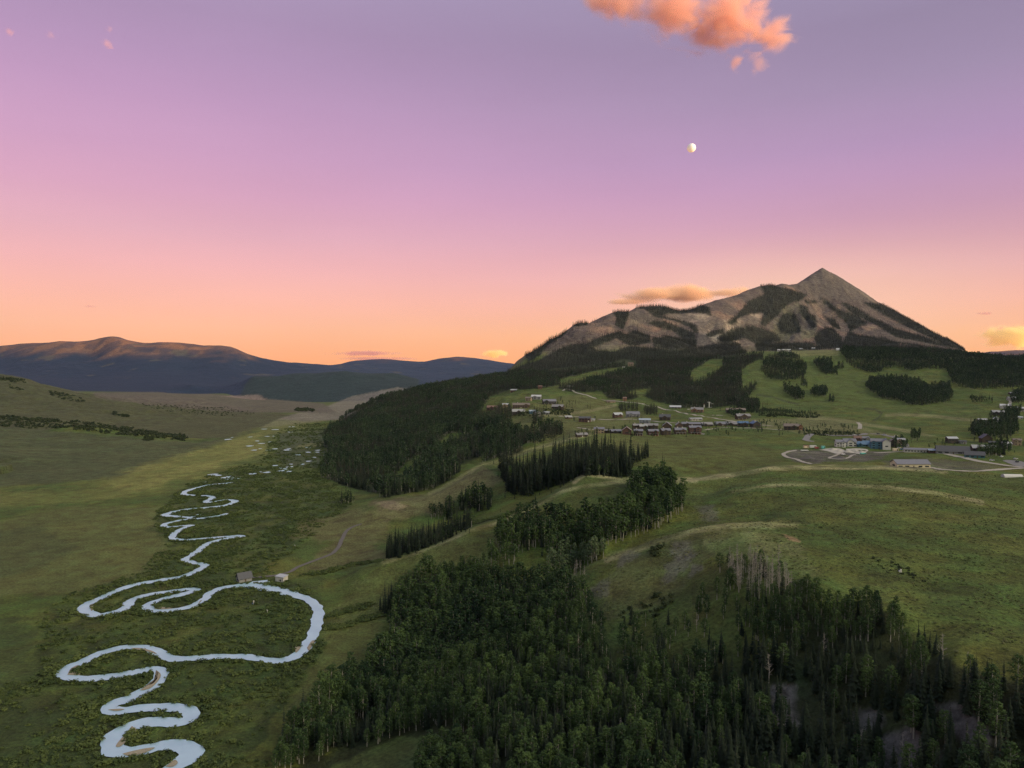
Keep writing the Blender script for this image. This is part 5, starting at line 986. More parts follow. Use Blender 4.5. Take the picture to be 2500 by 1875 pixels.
def house(u, v, wpx, label, roof='slate', wall='timber', st=2, yaw=0, dr=.62, pitch=.55, chim=0, wing=None, win=4, porch=False, name='house', cat='house', group=None, base=None, garage=False, flat=False, hpx=None):
    p = hit(u, v); k = p.y/FPX; w = max(3.0, wpx*k*1.08); d = min(max(3.0, w*dr), 13.0); h = hpx*k if hpx else st*3.15; rise = d/2*pitch
    yr = math.radians(yaw); d_, w_ = d, w
    cx = p.x; cy = p.y + d/2*abs(math.cos(yr))
    z = float(min(ground(cx + a, cy + b) for a in (-w/3, w/3) for b in (-d/3, d/3))) + .15
    e = empty(name, (cx, cy, z), yr - math.atan2(cx, cy)*.5); tag(e, label, cat, group)
    rg = random.Random(int(u*7 + v)); e.rotation_euler[2] += math.radians(rg.uniform(-13, 13)) if name == 'house' and wpx < 28 else 0
    if wing is None and name == 'house' and not flat and yaw == 0 and w > 8: wing = (rg.uniform(.3, .42), rg.choice((-.22, -.18, .2, .24)), rg.uniform(.8, 1.5), rg.uniform(.9, 1.05))
    wb, rb = MB(), MB()
    if flat:
        wb.box(-w/2, w/2, -d/2, d/2, -2.5, h); rb.box(-w/2-.3, w/2+.3, -d/2-.3, d/2+.3, h, h+.3); 
    else: gable(wb, w, d, h, rise); groof(rb, w, d, h, rise)
    if wing:
        ww, wx, out, wh = wing; a, b = xgable(w*ww, d*.5 + out*2, h*wh, w*ww*.5*pitch, w*wx, -d/2 - out + (d*.5+out*2)/2 - .0); 
        if wx is not None: wb.add(a); rb.add(b)
    wb.build('wall', hmat('wall', wall), e); rb.build('roof', hmat('roof', roof), e)
    fy = -d/2; nw = max(1, win); rows = max(1, int(h/2.7))
    if wing: fy_w = -d/2 - wing[2]
    for r in range(rows):
        for i in range(nw):
            x = -w/2 + w*(i + .5)/nw
            yy = fy
            if wing and abs(x - w*wing[1]) < w*wing[0]/2 + .2: yy = -d/2 - wing[2] + 0 if False else None
            if yy is None: continue
            if r == 0 and i == nw//2:
                m = MB(); m.box(x-.55, x+.55, fy-.09, fy+.02, 0, 2.1); m.build('door', hmat('wall', 'brown' if wall != 'brown' else 'white'), e); continue
            m = MB(); m.box(x-w*.30/nw, x+w*.30/nw, fy-.08, fy+.02, .9+2.7*r, 2.2+2.7*r); m.build('window', M_GLASS, e)
    if wing:
        for r in range(rows):
            m = MB(); x = w*wing[1]; m.box(x-w*wing[0]*.25, x+w*wing[0]*.25, fy-wing[2]-.08, fy-wing[2]+.02, .9+2.7*r, 2.2+2.7*r); m.build('window', M_GLASS, e)
    if not flat and w > 5:
        for s in (-1, 1):
            m = MB(); x = s*w/2; m.box(min(x, x+s*.08), max(x, x+s*.08), -d*.18, d*.18, h*.35, h*.35+1.4); m.build('window', M_GLASS, e)
    if garage:
        m = MB(); m.box(w*.12, w*.42, fy-.10, fy+.02, 0, 2.5); m.build('garage_door', M_TRIM, e)
    for c in range(chim):
        x = w*(-.22 + .45*c); m = MB(); m.box(x-.7, x+.7, d*.06, d*.06+1.2, h*.5, h+rise+1.5); m.build('chimney', M_STONE, e)
    if porch:
        m = MB(); m.box(-w*.46, w*.46, fy-2.6, fy, -.9, -.02); m.build('deck', M_DECK, e)
        for i in range(4):
            x = -w*.42 + w*.84*i/3; m = MB(); m.box(x-.22, x+.22, fy-2.45, fy-2.0, -.02, 2.6); m.build('post', M_STONE, e)
        m = MB(); m.box(-w*.48, w*.48, fy-2.8, fy-.02, 2.6, 2.85); m.build('porch_roof', hmat('roof', roof), e)
    return e
G1 = 'timber townhouses in the row above the green field'; H = house
# front row of townhouses
H(1257,944,22,'grey-roofed townhouse with brick front at the downhill left end of the row','shingle','brown',1,4,.6,.5,1,win=3,group=G1)
H(1295,936,20,'townhouse with tan brick front and pale chimney, second from the row\'s left end','slate','tan',2,0,.6,.5,1,win=3,group=G1)
H(1313,935,14,'low grey-roofed link house between the tan brick townhouse and its dark neighbour','shingle','brown',1,0,.7,.4,win=2,group=G1)
H(1331,936,20,'long dark townhouse with deep grey eaves, left of the red gabled one','slate','dark',1,0,.6,.5,win=4,group=G1)
H(1354,938,22,'townhouse with big red timber gable facing the field','brown','red',2,90,.8,.7,win=3,porch=False,group=G1)
H(1380,941,17,'townhouse with red balcony, first one to the right of the big red gable','slate','timber',2,0,.7,.5,1,porch=True,win=3,group=G1)
H(1412,941,20,'townhouse with red lower floor and slanted pale ridge board, middle of the row','slate','red',2,0,.65,.5,0,(.42,.18,1.2,.95),win=3,porch=True,group=G1)
H(1439,940,18,'townhouse between two tall leafy trees, one small lit-looking window','slate','timber',2,0,.7,.55,1,(.5,-.1,1.0,.9),win=3,group=G1)
H(1471,938,22,'townhouse with twin chimneys and red deck, second from the right end','slate','brown',2,0,.65,.5,2,porch=True,win=4,group=G1)
H(1503,938,23,'tallest townhouse at the right end with red deck and pale post','slate','red',3,0,.65,.45,1,porch=True,win=4,group=G1)
# row behind
H(1376,928,15,'small grey roof peeping behind the front townhouses, left one','shingle','brown',2,0,.7,.5,1,win=2,group='townhouses behind the front row')
H(1408,928,27,'wide grey-roofed townhouse in the back row with pale gable boards','shingle','timber',2,0,.5,.5,0,(.3,.2,1.0,.9),win=4,group='townhouses behind the front row')
H(1441,927,20,'townhouse in the back row with steep timber gable and pale edge','slate','timber',2,90,.9,.75,1,win=3,group='townhouses behind the front row')
H(1494,924,36,'longest slate roof of the back row with two dormers','slate','timber',2,0,.35,.5,1,(.22,-.2,1.0,.95),win=6,group='townhouses behind the front row')
# scattered houses between the roads
H(1264,912,23,'dark red-brown house with cream bays beside the upper gravel road','dark','red',2,0,.5,.5,0,(.3,.15,1.2,.9),win=4,garage=True)
H(1281,910,8,'small white annex beside the red-brown house','grey','white',1,0,.8,.4,win=1,name='annex',cat='annex')
H(1335,902,17,'white house with curved pale eaves and dark red walls','pale','red',2,12,.7,.6,0,(.55,.15,1.4,.8),win=3)
H(1368,901,26,'large grey hip-roofed house with white porch under spruces','slate','grey',2,-8,.7,.7,0,(.3,-.2,1.5,.9),win=4,porch=True)
H(1394,914,22,'blue-grey house with pale bands beside a lone dark spruce','skyblue','grey',2,5,.55,.4,0,(.35,.2,1.0,.8),win=4,porch=True)
H(1438,908,22,'dark many-gabled house alone on the lawn between both roads','dark','timber',2,0,.7,.7,1,(.45,0,1.2,.9),win=3)
H(1504,909,24,'low pale grey flat-roofed building behind the longest slate roof','grey','stone',1,0,.5,.3,win=3)
H(1460,882,22,'open pavilion with pale grey roof beside the forest edge','pale','dark',1,0,.5,.5,win=2,porch=True,name='pavilion',cat='pavilion')
H(1508,891,24,'orange timber house with two gables near the ski lift','shingle','orange',2,0,.6,.6,1,(.4,-.2,1.2,.95),win=4,porch=True)
H(1320,870,17,'low tan shed with dark doorway where the road meets the spruces','brown','tan',1,6,.6,.35,win=2,name='shed',cat='shed')
H(1350,866,7,'little orange cabin behind the tall spruces','rust','orange',2,0,.9,.6,win=1,name='cabin',cat='cabin')
H(1591,892,37,'long brown-roofed lodge behind the shrubs with two chimneys','brown','dark',2,0,.4,.5,2,win=6)
H(1607,906,27,'big timber house with stone posts below the brown-roofed lodge','shingle','timber',2,0,.65,.6,1,(.5,0,1.5,1),win=4,porch=True)
G2 = 'bungalows along the lower gravel road'
H(1528,921,22,'low green-grey bungalow nearest the tall townhouse','shingle','dark',1,8,.6,.6,0,(.35,-.2,1.2,.9),win=4,group=G2)
H(1559,920,23,'bungalow with brown gable, second along the lower road','slate','brown',1,0,.6,.6,0,(.4,-.15,1.2,1),win=4,group=G2)
H(1584,920,22,'bungalow with tan gable left of the two blue roofs','shingle','timber',1,0,.6,.6,0,(.45,-.1,1.3,1),win=4,group=G2)
H(1607,922,20,'bright blue-roofed house on the lower gravel road','blue','brown',2,0,.65,.5,win=3,garage=True,group=G2)
H(1631,923,19,'dark house with blue roof end and white chimney on the lower road','blue','dark',2,90,.8,.6,1,win=3,group=G2)
H(1712,929,27,'isolated dark timber house with brown roof by the road bend','brown','timber',2,0,.6,.55,win=4)
H(1729,929,8,'orange gabled annex at the end of the isolated dark house','rust','orange',2,90,.9,.8,win=1,name='annex',cat='annex')
# blue houses at the building plots
G3 = 'houses above the building plots'
H(1818,966,18,'white-walled house with slate roof at the left of the plots','slate','white',2,0,.7,.6,0,win=3,garage=True,group=G3)
H(1838,965,23,'white house with steep twin slate gables, next to the leftmost one','slate','white',2,0,.6,.75,0,(.5,0,1.3,1),win=4,group=G3)
H(1855,957,14,'red-brown house tucked behind the blue roofs','rust','red',2,0,.8,.7,win=2,group=G3)
H(1861,965,16,'small teal-blue roofed house left of the bright blue one','blue','teal',1,0,.75,.8,win=3,group=G3)
H(1879,965,20,'house with broad bright blue roof beside the tall white gable','blue','blue',1,0,.7,.9,0,(.5,.1,1.2,1),win=3,group=G3)
H(1898,970,24,'tall blue-walled house with white dormer above the plots','slate','blue',3,0,.6,.6,0,(.35,-.3,1.2,.9),win=4,group=G3)
H(1914,971,12,'tall narrow white gabled house end beside the blue walls','slate','white',3,90,1.2,.8,win=2,group=G3)
H(1927,965,14,'dark brown gable behind the bushes right of the white house','brown','dark',2,90,.9,.8,win=2,group=G3)
# works buildings on the right
H(1996,977,66,'very long low building with grey roof, teal band and white wall','slate','white',1,-3,.2,.4,win=12,name='workshop',cat='workshop')
H(2020,979,19,'pale blue roofed annex with red base at the long building','skyblue','red',1,-3,.5,.3,win=2,garage=True,name='annex',cat='annex')
H(2063,981,58,'huge dark grey sloping roof of a low hall','dark','grey',1,-4,.30,1.1,win=5,name='hall',cat='hall')
H(2110,989,34,'lower dark roofed hall with teal wall beside the huge grey roof','dark','teal',1,-10,.45,.8,win=4,name='hall',cat='hall')
H(1974,1009,66,'cream-walled building with wide grey roof half sunk behind the ridge','slate','cream',1,14,.42,.5,win=5,name='hall',cat='hall',hpx=9)
# right-hand houses
H(2059,958,19,'house with pale roof on the lawn above the dark hall','pale','dark',2,10,.6,.5,win=3)
H(2081,959,13,'small dark house with white window band next to the pale roof','dark','grey',1,0,.6,.4,win=2)
H(2129,956,20,'dark pointed gable house with white corner among trees','dark','timber',2,90,.9,.8,0,win=3)
H(2132,979,44,'wide grey house with two arched gables above the gravel road','grey','dark',2,0,.4,.6,0,(.28,-.25,1.4,1),win=6)
H(2178,970,15,'grey roof showing between bushes right of the wide grey house','grey','grey',2,0,.7,.5,win=3)
H(2176,884,18,'white house with dark arched window at the forest edge','white','white',2,0,.7,.5,0,(.4,-.15,1.0,1),win=3)
H(2160,898,20,'dark house with pale roof edge below the white house','grey','dark',2,0,.6,.6,win=3)
H(2206,889,14,'grey and white house at the picture edge in the trees','pale','grey',2,0,.7,.5,win=2)
H(2125,915,16,'long grey roof rising out of the round dark trees','grey','brown',2,0,.6,.5,win=3)
H(2153,912,12,'white gable with one dark window between the round trees','white','white',2,90,.9,.6,win=1)
H(2203,905,13,'low white house on the terrace right of the round trees','pale','white',1,0,.6,.4,win=3)
H(2198,852,24,'low brown building beside the steep street at the forest edge','grey','brown',1,0,.4,.4,win=4)
# settlement on the left knoll
G4 = 'houses of the settlement on the wooded knoll'
H(1159,863,19,'pale silver-roofed house at the top of the knoll','white','grey',2,0,.7,.5,0,(.4,-.1,1.2,1),win=3,group=G4)
H(1187,873,26,'broad dark house with long grey roof below the silver one','slate','dark',2,4,.5,.6,0,(.3,-.25,1.2,1),win=5,porch=True,group=G4)
H(1206,885,23,'grey gabled house at the right end of the knoll','shingle','timber',2,-6,.6,.6,0,(.35,.25,1.2,1),win=4,group=G4)
H(1126,881,34,'long rust-brown apartment house in the middle of the knoll','brown','brown',2,-3,.4,.55,1,(.25,.3,1.2,1),win=7,group=G4)
H(1066,885,25,'reddish house at the far left of the settlement','rust','red',2,0,.5,.55,0,(.35,-.1,1.3,1),win=4,group=G4)
H(1092,880,12,'small tan house between the reddish and the rust-brown ones','pale','tan',2,0,.7,.5,win=2,group=G4)
H(1120,894,25,'dark house with three pale gable edges below the apartment house','grey','dark',2,0,.5,.7,0,(.3,.0,1.2,1),win=5,group=G4)
H(1150,895,12,'blue and white house behind the cluster of spruces','skyblue','blue',2,0,.7,.5,win=2,group=G4)
H(1162,899,11,'narrow white gable right of the blue and white house','white','white',2,90,.9,.6,win=1,group=G4)
H(1180,895,13,'low pale roof at the track end right of the white gable','pale','grey',1,0,.6,.4,win=2,group=G4)
H(1110,846,13,'red barn alone in the clearing above the settlement','grey','red',2,0,.6,.5,win=2,name='barn',cat='barn')
H(1167,840,8,'small red cabin at the tree line above the silver roof','rust','red',2,0,.7,.5,win=1,name='cabin',cat='cabin')
H(1231,836,13,'white flat building where the gravel road enters the forest','white','white',1,0,.5,.2,win=2,flat=True)
H(1363,791,10,'tall tan house on the sunny clearing under the mountain','rust','tan',3,0,.8,.5,win=2)
H(1350,794,9,'low white building next to the tall tan house','white','white',1,0,.6,.3,win=2,flat=True)
H(1695,759,25,'white mountain lodge on the crest of the ski meadow','white','white',2,0,.4,.35,0,(.3,.1,1.5,1.0),win=6,name='lodge',cat='lodge')
H(1812,757,7,'white domed lift hut at the right end of the ski meadow crest','white','white',1,0,.9,.9,win=1,name='lift_hut',cat='hut')
H(1731,755,6,'tiny pale hut on the meadow crest, nearer the lodge','pale','grey',1,0,.9,.5,win=1,name='lift_hut',cat='hut'); H(1758,754,6,'tiny pale hut on the meadow crest, midway to the domed hut','white','teal',1,0,.9,.5,win=1,name='lift_hut',cat='hut')
H(1228,905,13,'small grey cabin in the brush left of the red-brown house','grey','timber',1,0,.7,.6,win=2)
H(1142,866,12,'little brown house under the trees left of the silver roof','brown','tan',2,0,.7,.5,win=2,group=G4)
H(1390,930,15,'small shingled roof wedged between two back-row townhouses','grey','timber',2,0,.7,.6,1,win=2,group='townhouses behind the front row')
H(1467,926,14,'back-row townhouse gable left of the longest slate roof','shingle','brown',2,90,.9,.8,1,win=2,group='townhouses behind the front row')
H(1949,961,13,'small grey-roofed house among the bushes by the curving street','grey','tan',2,0,.7,.6,win=2,group=G3)
H(1871,957,13,'slate roof showing behind the bright blue roof','slate','grey',2,0,.7,.6,win=2,group=G3)
H(2150,962,16,'low dark roof behind the wide grey house','dark','brown',1,0,.6,.5,win=3)
H(2200,962,14,'brown house at the right edge behind bushes','brown','tan',2,0,.7,.5,win=2)
H(2188,866,13,'grey house just below the steep street','grey','stone',2,0,.7,.5,win=2)
H(2140,922,13,'dark blue house hidden low in the round trees','dark','blue',2,0,.7,.5,win=2)
# two buildings by the river
H(524,1257,25,'weathered grey barn with steep blue-grey roof beside the river','dark','grey',1,28,.75,.95,win=1,name='barn',cat='barn',hpx=8)
def pump_house():
    p = hit(606, 1257); k = p.y/FPX; w, d, h = 22*k, 15*k, 10*k
    e = empty('pump_house', (p.x, p.y + d/2, p.z + .1), math.radians(-22)); tag(e, 'small white shed with flat pale roof beside the river pond', 'shed')
    m = MB(); m.box(-w/2, w/2, -d/2, d/2, -1, h); m.build('wall', hmat('wall', 'stone'), e)
    m = MB(); m.v += [(-w/2-.3,-d/2-.3,h),(w/2+.3,-d/2-.3,h),(w/2+.3,d/2+.3,h+.5),(-w/2-.3,d/2+.3,h+.5)]; m.v += [(x, y, z+.25) for x, y, z in m.v[:4]]
    for f in ((0,1,2,3),(4,5,6,7),(0,1,5,4),(1,2,6,5),(2,3,7,6),(3,0,4,7)): m.f.append(f); m.m.append(0)
    m.build('roof', hmat('roof', 'pale'), e)
    m = MB(); c = [(w*.12 + .75*math.cos(t), -d/2-.06, .9 + .75*math.sin(t)) for t in np.linspace(0, 2*math.pi, 13)[:-1]]; m.face(c); m.build('opening', M_GLASS, e)
    m = MB(); m.box(-w*.35, -w*.2, -d/2-.07, -d/2+.02, 0, 2); m.build('door', M_METAL, e)
pump_house()

# ------------------------------------------------------------------ cars, trailers, heaps, poles, lift mast
PAINT = dict(white=(.6,.6,.6), red=(.25,.06,.05), blue=(.08,.16,.32), silver=(.42,.43,.45), dark=(.05,.055,.06), beige=(.55,.46,.34), green=(.04,.30,.22), teal=(.12,.42,.38))
_pm = {}
def pmat(c):
    if c not in _pm: _pm[c] = plain(c+'_paint', PAINT[c], rough=.35, spec=.5, var=.05)
    return _pm[c]
def wheel(e, x, y, r=.34):
    m = MB(); n = 12; b = [(x + r*math.cos(t), y-.11, r + r*math.sin(t)) for t in np.linspace(0, 2*math.pi, n+1)[:-1]]
    m.face(b); m.face([(q[0], q[1]+.22, q[2]) for q in b][::-1])
    for i in range(n): a, c = b[i], b[(i+1) % n]; m.quad(a, c, (c[0], c[1]+.22, c[2]), (a[0], a[1]+.22, a[2]))
    m.build('wheel', M_RUBBER, e)
def prism(pr, y0, y1):                   # side profile extruded across the car
    m = MB(); m.face([(x, y0, z) for x, z in pr]); m.face([(x, y1, z) for x, z in pr][::-1])
    for i in range(len(pr)): (a, b), (c, d) = pr[i], pr[(i+1) % len(pr)]; m.quad((a, y0, b), (a, y1, b), (c, y1, d), (c, y0, d))
    return m
def car(u, v, yaw, colr, label, group='cars parked along the road', sc=1.0):
    p = hit(u, v); e = empty('car', (p.x, p.y, p.z + .3), math.radians(yaw), sc); tag(e, label, 'car', group)
    prism([(-2.2,.35),(2.2,.35),(2.25,.7),(2.1,.95),(1.1,1.02),(-2.15,1.05),(-2.25,.7)], -.88, .88).build('body', pmat(colr), e)
    prism([(-1.95,1.0),(1.05,1.0),(.35,1.5),(-1.7,1.52)], -.78, .78).build('window_band', M_GLASS, e)
    prism([(-1.75,1.5),(.4,1.48),(.2,1.58),(-1.6,1.6)], -.76, .76).build('car_roof', pmat(colr), e)
    for x in (-1.4, 1.4):
        for y in (-.82, .82): wheel(e, x, y)
for a in ((1897,938,2,'dark','dark car parked first from the plots on the road curve'), (1911,940,-4,'silver','silver car in the middle of the three on the road curve'), (1936,943,-8,'white','long white car parked where the road curves downhill'), (1844,940,0,'white','white car on the straight road beside the young trees'), (1700,928,5,'white','white car left of the isolated dark house'), (1487,885,20,'white','white car between the pavilion and the orange house'), (1390,873,10,'white','white car on the gravel road above the spruces'), (1942,969,5,'white','white car in the yard beside the tan trailer'), (1949,972,0,'blue','blue car beside the white one in the yard'), (2164,988,30,'white','white car alone on the grass by the grey house'), (2194,993,10,'silver','silver car at the back of the parking lot'), (2197,999,80,'dark','dark car parked across the parking lot'), (2143,996,-12,'white','white car at the edge of the gravel road'), (1519,939,0,'white','white car below the tallest townhouse'), (2181,870,60,'white','white car on the steep street')):
    car(*a)
def trailer(u, v, L_, h, colr, yaw, label, name='site_trailer', cat='trailer', top=None):
    p = hit(u, v); e = empty(name, (p.x, p.y, p.z + .25), math.radians(yaw)); tag(e, label, cat)
    m = MB(); m.box(-L_/2, L_/2, -1.25, 1.25, .5, h)
    for i in range(int(L_/1.2)): x = -L_/2 + .4 + i*1.2; m.box(x, x+.12, -1.30, -1.253, .55, h-.08)
    m.build('body', pmat(colr), e); m = MB(); m.box(-L_/2-.1, L_/2+.1, -1.35, 1.35, h+.01, h+.18); m.build('roof', pmat(top or colr), e)
    m = MB(); m.box(L_*.22, L_*.38, -1.36, -1.31, .6, h-.4); m.build('door', M_GLASS, e)
    for x in (-.5, .5): wheel(e, x, -1.1, .4); wheel(e, x, 1.1, .4)
trailer(1741,969,6,3.2,'beige',4,'beige site trailer with red top at the left plot','site_trailer','trailer','red'); trailer(1756,968,7,2.9,'white',-3,'white site trailer right of the beige one'); trailer(1764,970,4,2.2,'red',0,'dark red flat trailer at the left plot'); trailer(1778,970,4,3.2,'teal',0,'pale green box trailer between the plots'); trailer(1738,975,8,1.2,'white',0,'long low white trailer in front of the beige one')
trailer(1934,975,6,3.0,'beige',3,'tan trailer left of the green container'); trailer(1964,975,9,2.9,'green',-2,'green steel container in front of the long building','container','container'); trailer(1864,982,6,1.6,'teal',8,'low teal container at the foot of the right plot','container','container'); trailer(1822,984,3,1.6,'white',0,'small white box on the right end of the left plot','box_trailer','trailer')
def heap(u, v, r, h, label, mat):
    p = hit(u, v); rng = random.Random(int(u)); m = MB(); n = 14; rings = 5
    idx = []
    for j in range(rings):
        f = j/(rings-1); row = []
        for i in range(n):
            t = 2*math.pi*i/n; q = r*(1-f)**.9*(1 + .2*math.sin(3*t+u) + rng.uniform(-.12, .12)); row.append(len(m.v)); m.v.append((q*math.cos(t), q*.8*math.sin(t), h*f*(1.0 + rng.uniform(-.1, .1)) - .4*(1-f)))
        idx.append(row)
    for j in range(rings-1):
        for i in range(n): m.f.append((idx[j][i], idx[j][(i+1) % n], idx[j+1][(i+1) % n], idx[j+1][i])); m.m.append(0)
    o = m.build('rubble_heap', mat, None, True); o.location = p; tag(o, label, 'heap', 'heaps of spoil on the building plots')
for a in ((1799,972,7,2.6,'pale broad heap of rubble at the top of the left plot'),(1812,975,5,2.0,'pale heap of rubble right of the broad one'),(1831,976,6,2.4,'pale heap of rubble at the left of the right plot'),(1846,975,7,2.8,'biggest pale heap of rubble in the right plot'),(1861,977,5,2.2,'pale heap of rubble beside the teal container')): heap(*a, M_PAD)
for a in ((1745,990,9,2.2,'dark grey mound of soil filling the left plot'),(1815,990,8,2.4,'dark grey mound of soil between two pale tracks')): heap(*a, plain('grey_soil', (.09,.083,.08)))
for u, v, w, lab in ((2190,1031,38,'long white tarpaulin tunnel at the right picture edge'),):
    p = hit(u, v); L_ = w*p.y/FPX; e = empty('storage_tunnel', (p.x, p.y + 2, p.z), math.radians(-6)); tag(e, lab, 'tunnel'); m = MB(); N_ = 9
    for i in range(N_):
        t0, t1 = math.pi*i/N_, math.pi*(i+1)/N_; m.quad((-L_/2, -3*math.cos(t0), 2.6*math.sin(t0)-.3), (L_/2, -3*math.cos(t0), 2.6*math.sin(t0)-.3), (L_/2, -3*math.cos(t1), 2.6*math.sin(t1)-.3), (-L_/2, -3*math.cos(t1), 2.6*math.sin(t1)-.3))
    m.build('cover', M_TRIM, e, True)
    for s in (-1, 1):
        m = MB(); m.face([(s*L_/2, -3*math.cos(math.pi*i/N_), 2.6*math.sin(math.pi*i/N_)-.3) for i in range(N_+1)]); m.build('end_panel', M_METAL, e)
def pole(u, v, hpx, label):
    p = hit(u, v); h = hpx*p.y/FPX; e = empty('utility_pole', p); tag(e, label, 'utility pole', 'wooden poles on the meadow')
    MB().tube([(0,0,-.5),(0,0,h)], [.17,.11], 7).build('post', M_SBARK, e); m = MB(); m.box(-1.2, 1.2, -.08, .08, h-1.0, h-.8); m.build('crossarm', M_SBARK, e)
for a in ((1305,881,15,'wooden pole on the meadow left of the tan shed'),(1274,889,9,'short wooden pole on the pale grassy rise'),(1840,899,9,'thin pole in the grass left of the dark ditch'),(1440,899,14,'wooden pole behind the dark many-gabled house'),(1366,912,8,'short pole by the gravel road near the lone spruce'),(1069,996,8,'thin pole on the crest above the wooded flank')): pole(*a)
def lift():
    p = hit(1532, 880); k = p.y/FPX; e = empty('lift_station', p); tag(e, 'white chairlift mast with slanted arm at the forest edge', 'ski lift'); h = 11*k
    m = MB(); m.box(-.9, .9, -.9, .9, -1, h); m.build('mast', M_TRIM, e); m = MB(); m.box(-4*k, 2*k, -.6, .6, h+.01, h+.9); m.build('crossarm', M_TRIM, e)
    MB().tube([(0,0,h*.95),(8.5*k,0,h*.70)], [.5,.4], 6).build('slanted_arm', M_TRIM, e); m = MB(); m.box(-3*k, 6*k, -2, 2, -1, .5); m.build('base', M_METAL, e)
    q = hit(1521, 880); e = empty('lift_post', q); tag(e, 'white post with dark cap left of the chairlift mast', 'post'); m = MB(); m.box(-.9, .9, -.9, .9, -1, 6*k); m.build('post', M_TRIM, e); m = MB(); m.box(-1.4, 1.4, -1.4, 1.4, 6*k+.01, 8*k); m.build('cap', hmat('wall', 'red'), e)
lift()
for u, v, h, lab in ((637,1182,1.8,'white marker post in the meadow above the track'),(548,1305,2.2,'white and blue gauge post inside the river loop'),(577,1323,1.6,'small white post inside the river loop, right of the gauge'),(1946,1236,1.2,'tiny white marker on the near meadow')):
    p = hit(u, v); e = empty('marker_post', p); tag(e, lab, 'post'); m = MB(); m.box(-.25, .25, -.25, .25, -.4, h); m.build('post', M_TRIM, e); m = MB(); m.box(-.9, -.3, -.3, .3, .0, .7); m.build('foot_box', pmat('blue') if h > 2 else M_METAL, e)
# ------------------------------------------------------------------ moon and clouds
def spot(u, v, Y):
    a, t = at(u, v); return Vector((float(a)*Y, Y, CAMZ + float(t)*Y))
def moon():
    p = spot(1493.5, 319.5, 60000); bm = bmesh.new(); bmesh.ops.create_uvsphere(bm, u_segments=48, v_segments=24, radius=8.6/FPX*p.length)
    for f in bm.faces: f.smooth = True
    me = bpy.data.meshes.new('moon'); bm.to_mesh(me); bm.free(); m, nt, b = new_mat('moon_rock')
    N = nt.nodes; tc = N.new('ShaderNodeTexCoord'); nz = N.new('ShaderNodeTexNoise'); nz.inputs['Scale'].default_value = .004; nt.links.new(tc.outputs['Object'], nz.inputs['Vector'])
    mx = N.new('ShaderNodeMix'); mx.data_type = 'RGBA'; mx.inputs[6].default_value = (.62,.66,.72,1); mx.inputs[7].default_value = (.92,.95,1,1); nt.links.new(nz.outputs['Fac'], mx.inputs[0]); nt.links.new(mx.outputs[2], b.inputs['Base Color']); b.inputs['Roughness'].default_value = 1
    me.materials.append(m); o = bpy.data.objects.new('moon', me); COL.objects.link(o); o.location = p; tag(o, 'pale gibbous moon high in the pink sky', 'moon')
moon()
def cloud_mat(name, dens, col, scale, lo, hi, warp=.5):
    m = bpy.data.materials.new(name); m.use_nodes = True; nt = m.node_tree; N = nt.nodes; L = nt.links; N.clear()
    out = N.new('ShaderNodeOutputMaterial'); vs = N.new('ShaderNodeVolumePrincipled'); L.new(vs.outputs[0], out.inputs['Volume'])
    vs.inputs['Color'].default_value = col + (1,); vs.inputs['Anisotropy'].default_value = .0
    tc = N.new('ShaderNodeTexCoord')
    nz = N.new('ShaderNodeTexNoise'); nz.inputs['Scale'].default_value = scale; nz.inputs['Detail'].default_value = 8; nz.inputs['Roughness'].default_value = .66; nz.inputs['Distortion'].default_value = warp
    mp = N.new('ShaderNodeMapping'); ge = N.new('ShaderNodeNewGeometry'); L.new(ge.outputs['Position'], mp.inputs[0]); mp.inputs['Scale'].default_value = (1, 1, 1.5); L.new(mp.outputs[0], nz.inputs['Vector'])
    ln = N.new('ShaderNodeVectorMath'); ln.operation = 'LENGTH'; L.new(tc.outputs['Object'], ln.inputs[0])       # puffs are unit spheres scaled
    f = N.new('ShaderNodeMapRange'); L.new(ln.outputs['Value'], f.inputs[0]); f.inputs[1].default_value = 1.0; f.inputs[2].default_value = .0; f.inputs[3].default_value = -.34; f.inputs[4].default_value = .20
    ad = N.new('ShaderNodeMath'); ad.operation = 'ADD'; L.new(nz.outputs['Fac'], ad.inputs[0]); L.new(f.outputs[0], ad.inputs[1])
    r = N.new('ShaderNodeMapRange'); r.interpolation_type = 'SMOOTHSTEP'; L.new(ad.outputs[0], r.inputs[0]); r.inputs[1].default_value = lo; r.inputs[2].default_value = hi; r.inputs[3].default_value = 0; r.inputs[4].default_value = dens
    L.new(r.outputs[0], vs.inputs['Density']); return m
def cloud(name, u0, v0, u1, v1, Y, thick, mat, label, tilt=0.0, puffs=()):
    """one cloud: an Empty with its puffs; each puff (u0, v0, u1, v1, tilt) in picture units at distance Y"""
    c = spot((u0+u1)/2, (v0+v1)/2, Y); e = empty(name, c); tag(e, label, 'cloud')
    for k, (a, b, a2, b2, tl) in enumerate(puffs or ((u0, v0, u1, v1, tilt),)):
        bm = bmesh.new(); bmesh.ops.create_icosphere(bm, subdivisions=3, radius=1.0)
        me = bpy.data.meshes.new('puff'); bm.to_mesh(me); bm.free(); me.materials.append(mat)
        o = bpy.data.objects.new('puff', me); COL.objects.link(o); o.parent = e
        o.location = spot((a+a2)/2, (b+b2)/2, Y + 40*k) - c; o.scale = ((a2-a)/2/FPX*Y, thick*min(1, (b2-b)/max(1, v1-v0)*1.2), (b2-b)/2/FPX*Y); o.rotation_euler = (0, math.radians(tl), 0)
CL_A = cloud_mat('rosy_cloud', .0072, (.94,.62,.54), .0030, .36, .66, .8)  # sunset light on the clouds is tinted into these volume colours
CL_B = cloud_mat('low_cloud', .010, (1.0,.74,.52), .0016, .34, .62, .8)
